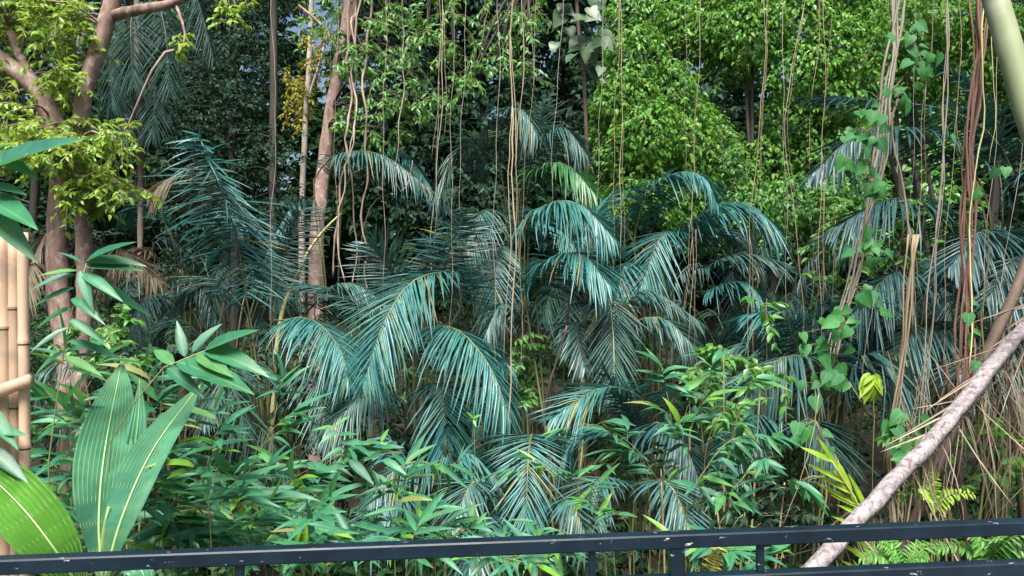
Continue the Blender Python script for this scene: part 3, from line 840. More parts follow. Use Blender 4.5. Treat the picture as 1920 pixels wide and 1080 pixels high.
tree('leaning_tree', 'slender pinkish brown trunk leaning right beside the twisted lianas', 15, [
    ([(592, 492), (600, 380), (612, 270), (634, 130), (650, 50), (662, -60), (690, -260)], 15, 11),
    ([(640, 100), (600, 45, .1), (560, 10, .2)], 4, 2.5),
    ([(655, 10), (760, -60, -.8), (900, -90, -1.2), (1010, -60, -1.5)], 7, 4),
    ([(640, 110, -.1), (658, 60, -.2), (680, -60, -.2)], 8, 6),
], [(px, py, dy, (.012 * r), 56) for px, py, r, dy in [
    (700, 40, 55, -1), (760, 90, 55, -1.2), (700, 140, 50, -1), (725, 200, 42, -1.2), (665, 200, 36, -.6), (695, 250, 32, -1), (760, 190, 40, -1.4),
    (820, 30, 60, -1.5), (900, 40, 65, -1.5), (850, 100, 50, -1.6), (930, 110, 48, -1.7), (970, 60, 55, -1.7), (990, 130, 35, -1.8), (880, 150, 35, -1.8),
    (780, 150, 40, -1.4), (730, 20, 50, -1), (840, -20, 60, -1.3), (640, 20, 40, .3), (590, 40, 35, .4), (620, 60, 30, -.4), (950, 10, 60, -1.6), (1000, 20, 50, -1.7), (680, 90, 45, -1.1),
    (800, 70, 50, -1.5), (745, 250, 25, -1.2), (810, 190, 34, -1.6), (660, 130, 30, -.9), (700, -40, 60, -.5), (640, 235, 20, -.8)] for _ in (0, 1)]
   + cloud(560, 1060, -330, -60, -2, 2, .7, 1, 30, 110),
    leaf=(.13, .05), mat='tree_mid', bark='bark_red', n_obj=300, bases=OVATE, droop=.6)

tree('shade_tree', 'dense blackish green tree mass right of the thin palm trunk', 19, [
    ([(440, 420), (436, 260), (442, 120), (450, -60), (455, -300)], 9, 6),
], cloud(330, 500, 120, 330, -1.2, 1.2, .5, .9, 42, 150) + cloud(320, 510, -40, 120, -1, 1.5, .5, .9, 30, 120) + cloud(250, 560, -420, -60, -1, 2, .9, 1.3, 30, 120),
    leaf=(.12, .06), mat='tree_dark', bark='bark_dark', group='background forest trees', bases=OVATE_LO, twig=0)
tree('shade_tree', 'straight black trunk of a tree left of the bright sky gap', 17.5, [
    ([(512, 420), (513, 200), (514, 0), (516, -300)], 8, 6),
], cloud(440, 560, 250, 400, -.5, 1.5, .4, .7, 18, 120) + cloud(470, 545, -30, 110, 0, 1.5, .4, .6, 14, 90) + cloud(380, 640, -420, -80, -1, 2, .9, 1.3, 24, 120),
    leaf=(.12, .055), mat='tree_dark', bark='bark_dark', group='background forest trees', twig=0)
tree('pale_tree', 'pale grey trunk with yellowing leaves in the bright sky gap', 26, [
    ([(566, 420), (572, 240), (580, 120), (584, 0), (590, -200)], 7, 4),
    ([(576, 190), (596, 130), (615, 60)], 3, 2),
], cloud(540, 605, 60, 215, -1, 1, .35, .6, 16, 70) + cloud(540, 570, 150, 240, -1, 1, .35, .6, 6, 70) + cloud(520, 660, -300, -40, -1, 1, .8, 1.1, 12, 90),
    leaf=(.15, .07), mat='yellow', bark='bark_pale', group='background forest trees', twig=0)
# the wood behind: each trunk its own tree
BG = [
    (24, 60, 'tree_dark', 'background tree behind the fork of the reddish tree', (-120, 190)),
    (27, 250, 'tree_dark', 'background tree behind the thin palm trunk', (170, 350)),
    (30, 420, 'tree_dark', 'background tree farthest back behind the blackish tree mass', (330, 530)),
    (23, 720, 'tree_dark', 'background tree behind the leaning pinkish trunk', (655, 830)),
    (22, 900, 'tree_dark', 'background tree behind the hanging foliage left of centre', (820, 1010)),
    (24, 1060, 'tree_dark', 'background tree between the silvery palm and the creeper column', (980, 1130)),
    (26, 1250, 'tree_dark', 'background tree hidden deep behind the creeper column', (1120, 1350)),
    (25, 1450, 'tree_dark', 'background tree behind the gap in the creeper wall', (1330, 1560)),
    (23, 1680, 'tree_mid', 'background tree above the blue green palm', (1580, 1780)),
    (24, 1860, 'tree_dark', 'background tree behind the green culm at the far right', (1770, 2050)),
]
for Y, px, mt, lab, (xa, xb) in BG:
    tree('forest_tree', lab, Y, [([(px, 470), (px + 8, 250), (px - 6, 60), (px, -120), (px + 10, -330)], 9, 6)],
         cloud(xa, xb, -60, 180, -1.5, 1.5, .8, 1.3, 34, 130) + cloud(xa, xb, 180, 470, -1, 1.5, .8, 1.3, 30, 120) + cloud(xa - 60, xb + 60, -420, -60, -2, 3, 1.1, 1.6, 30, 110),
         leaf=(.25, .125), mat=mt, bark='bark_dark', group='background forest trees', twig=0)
# far wood, one mass
fw = []
for q in range(1700):
    Y = rng.uniform(32, 48); px = rng.uniform(-600, 2500)
    py = rng.uniform(-160, 540) if q % 2 else rng.uniform(180, 540)
    if 562 < px < 632 and py < 170 and rng.random() < .8: continue
    fw.append((P(px, py, Y), rng.uniform(1.2, 2.2), 90))
for _ in range(520):            # unseen wood added behind the viewer and to both sides, blocking low sky
    a = rng.uniform(0, 6.283); R = rng.uniform(15, 26)
    q = np.array([math.sin(a) * R, math.cos(a) * R, 0.0])
    if q[1] > 3 and abs(q[0]) < q[1] * .85 + 3: continue
    q[2] = rng.uniform(-2, 9)
    fw.append((q, rng.uniform(1.4, 2.4), 90))
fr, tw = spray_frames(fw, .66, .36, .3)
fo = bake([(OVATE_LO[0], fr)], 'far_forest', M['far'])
tag(fo, 'far dark wood closing the view behind the trees, plus unseen light-blocking wood round the viewer', 'forest', kind='stuff')

# low undergrowth over the slope
ug = []
for _ in range(1300):
    Y = rng.uniform(5, 24); px = rng.uniform(-200, 2120)
    x = (px - 960) / F * Y
    h = rng.uniform(.1, 1.5 if Y < 12 else 2.6)
    ug.append((np.array([x, Y, ground_z(x, Y) + h]), rng.uniform(.4, .8), 60))
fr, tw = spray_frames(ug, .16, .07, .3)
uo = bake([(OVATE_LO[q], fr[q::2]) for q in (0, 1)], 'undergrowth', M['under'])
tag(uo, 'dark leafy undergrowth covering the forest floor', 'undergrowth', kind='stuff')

# ---- bushes that show between the palms
def bush(label, px, py, Y, r, n, mat, leaf, nobj=0, grp='leafy bushes between the palms'):
    c = P(px, py, Y)
    g = np.array([c[0], Y, ground_z(c[0], Y)])
    t = thing('bush', label, 'bush', g, grp)
    cl = [(c + rng.standard_normal(3) * r * [.55, .4, .5], r * .5, n // 10) for _ in range(10)]
    fr, tw = spray_frames(cl, leaf, leaf * .45, .35)
    mb = MB()
    for k in range(5):
        e = cl[k * 2][0]
        mb.tube(smooth([g + rng.normal(0, .06, 3) * [1, 1, 0], (g + e) / 2 + rng.normal(0, .1, 3), e], 8), np.linspace(.02, .006, 8), 5)
    mb.build('stem', M['twig'], t, g)
    twigs_on(t, g, tw, .004)
    leaves_on(t, g, fr, OVATE, mat, nobj)
bush('small bush with rounded yellow green leaves at the foot of the reddish tree', 225, 620, 8, .5, 420, 'tree_mid', .1, 100)
bush('grey green bush left of the tall upright palm frond', 345, 440, 13, .8, 700, 'tree_dark', .1)
bush('leafy bush low in the gap beside the thin palm stalk', 1010, 690, 10.8, .6, 400, 'tree_mid', .12)
bush('fresh green bush right of the teal fronds below the creeper wall', 1540, 440, 11.5, .8, 600, 'tree_mid', .13)
bush('bright green bush around the foot of the yellowish roots', 1680, 470, 9, .5, 420, 'fern', .1, 80)
bush('bush below the leafy twining vine at right', 1560, 600, 9.6, .5, 420, 'tree_dark', .12)
bush('fine leaved bush right of centre behind the drooping bamboo', 1360, 680, 7.6, .55, 520, 'tree_mid', .12, 80)
bush('bush behind the dry straw of the fallen palm', 1820, 860, 6.2, .5, 420, 'fern', .1, 60)
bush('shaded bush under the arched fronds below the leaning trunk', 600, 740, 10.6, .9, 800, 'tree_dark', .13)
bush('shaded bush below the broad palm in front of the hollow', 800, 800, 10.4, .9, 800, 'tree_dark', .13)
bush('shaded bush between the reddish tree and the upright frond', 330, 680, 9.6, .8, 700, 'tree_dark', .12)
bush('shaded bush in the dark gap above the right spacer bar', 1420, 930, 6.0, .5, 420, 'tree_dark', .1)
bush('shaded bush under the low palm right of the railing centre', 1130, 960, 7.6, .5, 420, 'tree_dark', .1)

# ---- thin palm trunk with hanging crown at upper left
def areca():
    Y = 16
    p = P(258, 330, Y)
    g = np.array([p[0], Y, ground_z(p[0], Y)])
    t = thing('slender_palm', 'slender palm with thin pale ringed trunk and dark hanging fronds at upper left', 'palm', g, 'palms deep in the shade')
    C = smooth([g, P(264, 330, Y), P(259, 170, Y), P(256, -60, Y)], 40)
    rad = np.full(40, .055) * (1 + .12 * (np.arange(40) % 3 == 0))
    MB().tube(C, rad, 9).build('trunk', M['bark_grey'], t, g)
    for k, (pl, L) in enumerate([
        ([(257, 60), (215, 20, -.3), (205, 90, -.6), (210, 200, -.8)], 1.0), ([(257, 40), (290, 0, -.3), (310, 60, -.6), (318, 170, -.8)], 1.0),
        ([(257, 150), (275, 140, -.4), (290, 180, -.7), (285, 260, -.9)], .7), ([(257, 60), (250, 20, -.5), (245, 60, -.9), (250, 160, -1.1)], .9),
        ([(257, 160), (240, 150, -.4), (228, 190, -.6), (230, 260, -.8)], .7), ([(257, 0), (200, -60, .2), (150, -20, .2), (120, 80, .2)], .9),
        ([(257, 0), (330, -60, .2), (370, 0, .1), (400, 110, 0)], .9)]):
        frond(t, g, [P(q[0], q[1], Y + (q[2] if len(q) > 2 else 0)) for q in pl], L, n=32, start=1, droop=.6, w=.05, mat='palm_shade')
areca()

# ------------------------------------------------------------------ creeper wall
def creeper(label, lumps, Y, leaf, n, mat, nobj, name='creeper', group='creeper drapes over the trees at right', shade=None):
    """Leaves shingled over bulging ellipsoid lumps, hanging in tiers, over a rough inner trunk."""
    ctr = [(P(l[0], l[1], Y + l[2]), l[3] * Y / F, l[4] * Y / F) for l in lumps]
    cx = np.mean([c[0][0] for c in ctr])
    g = np.array([cx, Y + .6, ground_z(cx, Y + .6)])
    t = thing(name, label, 'creeper', g, group)
    area = np.array([a * b for _, a, b in ctr]); cnt = (n * area / area.sum()).astype(int)
    fr = []; tw = []
    for (c, rx, rz), k in zip(ctr, cnt):
        d = norm(rng.standard_normal((k * 2, 3)))
        d = d[(d[:, 1] < .35)][:k]
        ph = rng.uniform(0, 6.28, 8)
        bump = 1 + .16 * np.sin(d[:, 0] * 7 + ph[0]) * np.sin(d[:, 2] * 8 + ph[1]) + .1 * np.sin(d[:, 0] * 15 + ph[2] + d[:, 2] * 9) + .08 * np.sin(d[:, 2] * 21 + ph[3])
        depth = bump * (1 - .22 * rng.random(len(d)) ** 2)
        p = c + d * np.stack([np.full(len(d), rx), np.full(len(d), (rx + rz) * .5), np.full(len(d), rz)], 1) * depth[:, None]
        o = norm(d * [1, 1, .6])
        ld = o * .55 + np.array([0, 0, -.75]) + rng.standard_normal(o.shape) * .42
        up = o * .75 + np.array([0, 0, .65]) + rng.standard_normal(o.shape) * .35
        ll = leaf * (.6 + .7 * rng.random(len(d)))
        fr.append(frames(p, ld, up, ll, ll * .55))
        for q in range(max(2, k // 90)):
            a = p[rng.integers(len(p))]; e = a + [rng.normal(0, .15), -.12, -rng.uniform(.2, .7)]
            tw.append((a, (a + e) / 2 + [0, -.06, 0], e))
            m = 9
            s = np.linspace(.1, 1, m)[:, None]
            pp = a * (1 - s) + e * s + rng.normal(0, .02, (m, 3))
            ld = np.stack([np.where(np.arange(m) % 2, 1., -1.), np.full(m, -.4), np.full(m, -.5)], 1) + rng.normal(0, .2, (m, 3))
            fr.append(frames(pp, ld, np.array([0, -.4, .8]), leaf * .9, leaf * .5))
    fr = np.concatenate(fr)
    mb = MB()
    for k in range(6):
        a = ctr[rng.integers(len(ctr))][0]
        mb.tube(smooth([g + rng.normal(0, .25, 3) * [1, .3, 0], (g + a) / 2 + rng.normal(0, .2, 3), a + [0, .3, 0]], 14), np.linspace(.07, .03, 14), 6, wob=.06)
    mb.build('stem', M['bark_dark'], t, g)
    twigs_on(t, g, tw, .006)
    leaves_on(t, g, fr, OVATE, mat, nobj, crown_name='leaf_cover')
    return t
creeper('bright yellow green creeper draped over a tall stump right of centre', [
    (1190, 110, .3, 62, 60), (1175, 190, 0, 60, 62), (1250, 175, .4, 62, 58), (1215, 255, -.3, 70, 62), (1165, 290, .2, 48, 60), (1270, 270, .2, 62, 64), (1195, 345, -.1, 62, 60), (1290, 345, .3, 50, 60), (1160, 400, .1, 40, 55), (1250, 390, .1, 55, 50), (1150, 230, .5, 44, 70), (1320, 250, .6, 36, 60)],
    15.5, .115, 11500, 'creeper', 300)
creeper('sunny green creeper blanket over the tree crowns at upper right', [
    (1400, 60, .2, 80, 60), (1490, 40, .3, 80, 62), (1570, 90, .2, 72, 66), (1340, 60, .6, 60, 56), (1290, 50, .8, 62, 50), (1500, 130, 0, 70, 56), (1560, 180, .2, 60, 58), (1480, 220, .3, 60, 50), (1610, 40, .4, 60, 60), (1370, 120, .7, 50, 44), (1440, 300, .5, 56, 50), (1380, 330, .4, 50, 56), (1520, 290, .4, 50, 50), (1590, 270, .5, 44, 60), (1200, 30, 1, 70, 44), (1420, -60, .5, 120, 70), (1570, -50, .5, 100, 70)],
    17, .125, 18000, 'creeper', 300)
creeper('shaded green creeper hanging low between the right palm and the roots', [
    (1400, 400, .3, 60, 50), (1480, 380, .1, 56, 50), (1350, 300, .4, 40, 70), (1540, 390, .2, 52, 56), (1600, 360, .4, 44, 60), (1450, 440, .3, 60, 40), (1330, 420, .3, 46, 50)],
    16, .12, 5000, 'tree_mid', 150)
creeper('green creeper on branches behind the red root bundle at upper right', [
    (1690, 60, .3, 60, 66), (1760, 40, .1, 64, 60), (1720, 130, .4, 54, 54), (1840, 60, .3, 60, 66), (1910, 130, .5, 60, 66), (1650, 130, .5, 40, 60), (1800, 140, .3, 50, 50), (1960, 60, .4, 70, 80)],
    13, .11, 6000, 'creeper', 120)

def broad_vine():
    Y = 13
    c = P(1085, 60, Y)
    g = np.array([c[0], Y, ground_z(c[0], Y)])
    t = thing('broad_leaf_climber', 'climber with large round grey green leaves at top centre', 'climber', g)
    C = smooth([g, P(1100, 400, Y + .4), P(1095, 150, Y + .1), P(1085, 60, Y), P(1075, -90, Y)], 30)
    MB().tube(C, np.linspace(.05, .03, 30), 7, wob=.08).build('stem', M['bark_grey'], t, g)
    me = [mesh_of(b, 'leaf', M['big_round']) for b in HEART]
    for k in range(46):
        px, py = rng.uniform(1040, 1135), rng.uniform(-60, 140)
        p = P(px, py, Y + rng.uniform(-.6, .3))
        d = np.array([rng.normal(0, .6), -.5, -.6 + rng.normal(0, .3)])
        s = rng.uniform(.2, .34)
        fr = frames(p, d, np.array([rng.normal(0, .3), -.6, .6]), s, s * .85)[0]
        link('leaf', me[k % 3], None, t, to_matrix(fr, g))
broad_vine()

# ------------------------------------------------------------------ banyan overhead, whose roots hang into the view
BZ = 8.4
def banyan():
    g = np.array([12.5, 9.0, ground_z(12.5, 9.0)])
    t = thing('banyan_tree', 'spreading tree overhead from which the long roots hang', 'tree', g)
    MB().tube(smooth([g, g + [.1, 0, 4], g + [-.6, 0, 8], g + [-2.5, 0, 10.5]], 24), np.linspace(.7, .4, 24), 14, wob=.08).build('trunk', M['bark_grey'], t, g)
    top = g + [-1.5, 0, 10.0]
    lim = []
    for (x, y, z) in [(-1, 9.5, 9.4), (3, 7.5, 9.2), (0, 13, 9.8), (5, 10.5, 9.5), (7, 6.5, 9.0), (4, 14, 9.8), (8, 12, 9.6)]:
        e = np.array([x, y, z + .8]); C = smooth([top, (top + e) / 2 + [0, 0, .8], e], 16)
        MB().tube(C, np.linspace(.28, .07, 16), 9, wob=.06).build('limb', M['bark_grey'], t, g)
        lim.append(C)
    for (x, y, z) in [(1.0, 4.4, 9.7), (4.0, 3.4, 9.5)]:  # unseen limbs added, leafed more densely, to shade the low palms and bamboo
        e = np.array([x, y, z + .8]); C = smooth([top, (top + e) / 2 + [0, 0, .9], e], 16)
        MB().tube(C, np.linspace(.24, .06, 16), 9, wob=.06).build('limb', M['bark_grey'], t, g)
        lim.append(C[8:]); lim.append(C[8:])
    lp = np.vstack(lim)
    cl = []
    for _ in range(32):
        b = lp[rng.integers(len(lp))]
        cl.append((b + rng.normal(0, .8, 3) * [1, 1, .3] + [0, 0, .5], rng.uniform(.5, .9), 90))
    fr, tw = spray_frames(cl, .13, .06, .4)
    twigs_on(t, g, tw, .006)
    leaves_on(t, g, fr, OVATE_LO, 'tree_mid', 0)
    return lp
BANYAN = banyan()

RG = 'thin aerial roots hanging down the picture'
def hang(label, pts, Y, w, mat='root', name='hanging_root', wig=1.0, strands=1, top=True, group=RG, cat='root'):
    """Aerial root through photo points at depth Y; carries on up to the limbs overhead."""
    p = [P(q[0], q[1], Y + (q[2] if len(q) > 2 else 0)) for q in pts]
    if name == 'liana' and pts[0][1] > 0:
        p = [P(pts[0][0] + 12, -140, Y + 1.2), P(pts[0][0] + 5, pts[0][1] * .45, Y + .6)] + p
    if name != 'liana' and pts[0][1] < 400 and not (pts[0][1] > 150 and w > 6):
        a = p[0]
        dx = (p[0] - p[1]) * [1, 0, 0] / max(.3, p[0][2] - p[1][2])
        p = [a + [np.clip(dx[0], -.15, .15) * 2, .1, max(1.2, 9.4 - a[2])], a + [np.clip(dx[0], -.15, .15), .05, max(.6, (9.4 - a[2]) * .5)]] + p
    L = np.linalg.norm(np.diff(np.array(p), axis=0), axis=1).sum()
    n = int(max(14, L * 7))
    rad0 = w * Y / F * ((.2 if name == 'hanging_root' and w < 5 else .3) if strands == 1 else .42)
    if pts[-1][1] < 700 and strands == 1 and name == 'hanging_root':
        p.append(p[-1] + (p[-1] - p[-2]) * [.3, 0, 0] + [0, .05, -.7])
    mb = MB()
    for s in range(strands):
        C = smooth(p, n)
        t = np.linspace(0, 1, n)
        ph = rng.uniform(0, 6.28, 4)
        A = .02 * wig
        C[:, 0] += A * np.sin(t * L * 2.1 + ph[0]) + A * .6 * np.sin(t * L * 5.3 + ph[1]) + rng.normal(0, .0025 * wig, n)
        C[:, 1] += A * np.sin(t * L * 1.7 + ph[2])
        if strands > 1:
            sp = rad0 * 1.15
            C[:, 0] += sp * np.sin(t * L * .8 + s * 6.28 / strands + ph[3] * .2) * .9 + rng.normal(0, rad0 * .3)
            C[:, 1] += sp * np.cos(t * L * .8 + s * 6.28 / strands)
            r = rad0 * rng.uniform(.25, .5)
        else: r = rad0
        mb.tube(C, np.clip(r * (1.15 - .5 * t + .14 * np.sin(t * L * 9 + ph[1]) + .1 * np.sin(t * L * 23 + ph[2])), .0015, None), 6)
        if strands == 1 and name == 'hanging_root' and w > 3.2:      # side rootlets that leave the root and hang beside it
            for q in range(2):
                i = int(n * rng.uniform(.35, .8)); j = min(n - 1, i + int(n * rng.uniform(.12, .3)))
                sx = rng.choice([-1, 1]) * rng.uniform(.03, .1)
                B = C[i:j + 1].copy(); m_ = len(B)
                if m_ > 3:
                    B[:, 0] += sx * np.linspace(0, 1, m_) ** .5
                    mb.tube(B, np.linspace(r * .6, r * .3, m_), 4)
    og = p[-1]
    o = mb.build(name, M[mat], None, og)
    o.location = tuple(og)
    return tag(o, label, cat, group)
hang('thin whitish root hanging straight in front of the black trunk', [(513, 0), (513, 300), (511, 540), (508, 700)], 9, 3, 'root_grey')
hang('fine root crossing the leaning pinkish trunk', [(632, 0), (630, 150), (629, 380)], 12, 2.5)
hang('very fine root hanging left of the leaning pinkish trunk', [(622, 0), (622, 220)], 13, 2, 'root_red')
hang('fine root hanging before the black hollow', [(722, 60), (720, 300), (718, 520), (716, 700)], 9.5, 2.5, top=False)
hang('fine root left of the trio over the hollow right edge', [(824, 40), (822, 250), (815, 420)], 12, 3, 'root_grey', top=False)
hang('thicker brown root of the trio over the hollow right edge', [(832, 0), (826, 200), (816, 380), (808, 470)], 12, 4)
hang('fine straight root right of the hollow, from top to frond tips', [(850, 0), (849, 250), (846, 450), (842, 640)], 9, 2.5)
hang('fine root between the hollow and the silvery palm', [(872, 0), (868, 160), (864, 330)], 12, 2.5, 'root_grey')
hang('fine root grazing the left side of the silvery palm', [(934, 0), (932, 250), (928, 480), (926, 600)], 9, 2.5, 'root_grey')
hang('long pale cream root running from top edge to the centre fan frond', [(962, 0), (963, 200), (961, 420), (959, 640), (956, 815)], 6.5, 6, 'root')
hang('pale root joining the long cream root near the top', [(985, 0), (978, 90), (970, 190), (965, 300)], 6.55, 5, 'root', wig=1.6)
hang('fine root swinging from the top beside the long cream root', [(1006, 0), (992, 200), (984, 330), (978, 540), (974, 700)], 8, 3)
hang('fine root just left of the broad round leaves', [(1054, 0), (1044, 160), (1038, 300)], 11, 3, 'root_grey')
hang('root hanging down the left part of the creeper column', [(1164, 0), (1164, 200), (1166, 400), (1163, 560)], 10, 4)
hang('fine root hanging near the left edge of the creeper column', [(1128, 120), (1124, 300), (1118, 440)], 12, 2.5, 'root_grey', top=False)
hang('fine root just left of the creeper column root, reaching lower', [(1158, 140), (1152, 330), (1146, 540), (1140, 680)], 10.5, 2.5, 'root', top=False)
hang('root hanging down the right part of the creeper column to the fronds', [(1312, 0), (1307, 150), (1302, 330), (1296, 520), (1292, 620)], 10, 4, 'root')
hang('very fine root beside the one on the right part of the creeper column', [(1285, 120), (1288, 300), (1290, 420)], 12, 2, 'root_grey', top=False)
hang('fine reddish root below the teal frond under the creeper', [(1304, 430), (1302, 540), (1300, 640)], 9.8, 3, 'root_red', top=False)
hang('long slanting root down the creeper wall to the right teal frond', [(1436, 0), (1428, 150), (1416, 330), (1404, 540), (1398, 720), (1392, 860)], 8.5, 4)
hang('thin slanting twin just right of the long creeper wall root', [(1442, 20), (1432, 180), (1422, 320)], 8.7, 2.5, 'root_grey', top=False)
hang('root bowing left then right down the creeper wall middle', [(1508, 0), (1486, 140), (1474, 230), (1484, 400), (1500, 520), (1508, 640)], 8.5, 4)
hang('fine root hanging left of the bowed root', [(1466, 20), (1470, 200), (1474, 360), (1472, 500)], 9, 2.5, 'root_grey', top=False)
hang('straight root right of the bowed one on the creeper wall', [(1546, 0), (1543, 200), (1540, 420), (1538, 620)], 8.5, 3.5)
hang('slanting root behind the straight one on the creeper wall', [(1536, 40), (1526, 180), (1516, 320), (1522, 480)], 9, 3, top=False)
hang('fine root in the creeper wall right part', [(1560, 30), (1548, 140), (1540, 260)], 9.4, 2.2, 'root_grey', top=False)
BUN = 'root bundles at the right'
hang('loose bundle of tan roots slanting left behind the heart shaped leaves', [(1682, 0), (1664, 160), (1650, 290), (1622, 440), (1592, 560), (1560, 680)], 7.4, 15, 'root_grey', strands=6, name='root_bundle', group=BUN, wig=1.5, cat='root bundle')
hang('kinked pale thick root left of the red bundle, bowing right', [(1690, 185), (1679, 215), (1690, 280), (1706, 330), (1712, 420), (1712, 480)], 6.8, 7, 'root', top=False, wig=1.8)
hang('yellowish bundle of roots rising below the kinked pale root', [(1714, 440), (1706, 520), (1695, 640), (1680, 760), (1660, 880)], 6.8, 13, 'root', strands=5, top=False, name='root_bundle', group=BUN, cat='root bundle')
hang('straight pale root slanting into the yellowish bundle from above', [(1748, 60), (1738, 200), (1728, 340), (1716, 450)], 6.9, 4, 'root', top=False)
hang('fine root between the kinked root and the tan bundle', [(1718, 60), (1712, 230), (1708, 340)], 7.4, 3, 'root_grey', top=False)
hang('grey brown root rope left of the red bundle', [(1778, 0), (1772, 150), (1768, 300), (1758, 430), (1748, 580), (1732, 760), (1720, 860)], 6.8, 9, 'root_grey', strands=3, name='root_bundle', group=BUN, cat='root bundle')
hang('thick red brown bundle of roots hanging at right of the picture', [(1836, 0), (1832, 130), (1820, 280), (1815, 420), (1812, 560), (1806, 700), (1796, 800)], 5.6, 17, 'root_red', strands=9, name='root_bundle', group=BUN, cat='root bundle', wig=1.4)
hang('pale greenish climbing root along the right of the red bundle', [(1842, 0), (1838, 180), (1832, 300), (1836, 370), (1828, 480), (1822, 540), (1826, 620), (1818, 700)], 5.5, 6, 'rachis_pale', wig=2)
hang('fine straight root right of the red bundle', [(1868, 0), (1862, 200), (1856, 380), (1850, 540)], 6.5, 2.8, 'root_grey')
hang('fine slanting root crossing the dark palm at far right', [(1912, 300), (1890, 480), (1874, 560), (1862, 640)], 6.3, 3, 'root_grey', top=False)
hang('fine root between grey rope and red bundle', [(1796, 60), (1786, 260), (1780, 420), (1776, 560)], 7, 3, 'root', top=False)
hang('fine root under the lime leaf cluster slanting to the railing', [(1536, 740), (1520, 820), (1494, 920), (1474, 985)], 5.5, 4, 'root', top=False)
hang('fine root beside the lime leaf cluster', [(1640, 560), (1622, 660), (1612, 760)], 6.6, 3, 'root_grey', top=False)
hang('brown root in front of the curtain palm', [(1444, 560), (1440, 700), (1434, 860)], 7.5, 2.6, 'root_red', top=False)
hang('thin brown stalk rising right of the centre palms', [(1060, 610), (1040, 680), (1026, 740), (1014, 810)], 9.4, 7, 'petiole_brown', top=False, name='palm_stalk', group=None, cat='stalk')

def culm():
    Y = 5.2
    a, b_ = P(1855, -40, Y), P(1935, 240, Y - .15)
    d = norm(b_ - a)
    foot = np.array([b_[0] + 1.0, Y - .5, ground_z(b_[0] + 1.0, Y - .5)])
    C = smooth([foot, b_ + d * .8, b_, a, a - d * 3 + [0, .2, .3]], 40)
    t = thing('green_culm', 'thick grey green leaning culm crossing the upper right corner', 'bamboo', foot)
    MB().tube(C, np.linspace(.095, .072, 40), 16, wob=.015).build('culm', M['culm_green'], t, foot)
    for k in (8, 15, 22, 33):
        MB().tube([C[k] - norm(C[k + 1] - C[k]) * .012, C[k], C[k] + norm(C[k + 1] - C[k]) * .012], [.08, .093, .08], 16).build('node_ring', M['culm_green'], t, foot)
culm()

# ---- lianas beside the leaning trunk
LG = 'twisted lianas in front of the black hollow'
hang('pale twisted liana nearest the leaning trunk', [(650, 235), (644, 262), (654, 300), (645, 345), (640, 385), (630, 430), (622, 490), (618, 520)], 13.6, 9, 'liana', top=False, name='liana', wig=2.2, group=LG, cat='liana')
hang('pale twisted liana coiling round its neighbour by the leaning trunk', [(662, 240), (652, 290), (642, 310), (652, 355), (638, 400), (636, 450), (640, 500), (642, 530)], 13.5, 7, 'liana', top=False, name='liana', wig=2.2, group=LG, cat='liana')
hang('kinked single liana standing before the black hollow', [(684, 170), (684, 260), (686, 340), (682, 400), (684, 440), (690, 480), (684, 505), (690, 560)], 13.6, 8, 'liana', top=False, name='liana', wig=2, group=LG, cat='liana')
hang('straight brown liana behind the coiled pair', [(664, 40), (664, 150), (662, 260), (664, 420), (660, 540)], 14, 6, 'liana', top=False, name='liana', wig=2, group=LG, cat='liana')
hang('curving thin vine looping over the hollow right edge', [(750, 240), (745, 330), (760, 360), (770, 300)], 13, 4, 'liana', top=False, name='liana', wig=1.5, group=LG, cat='liana')

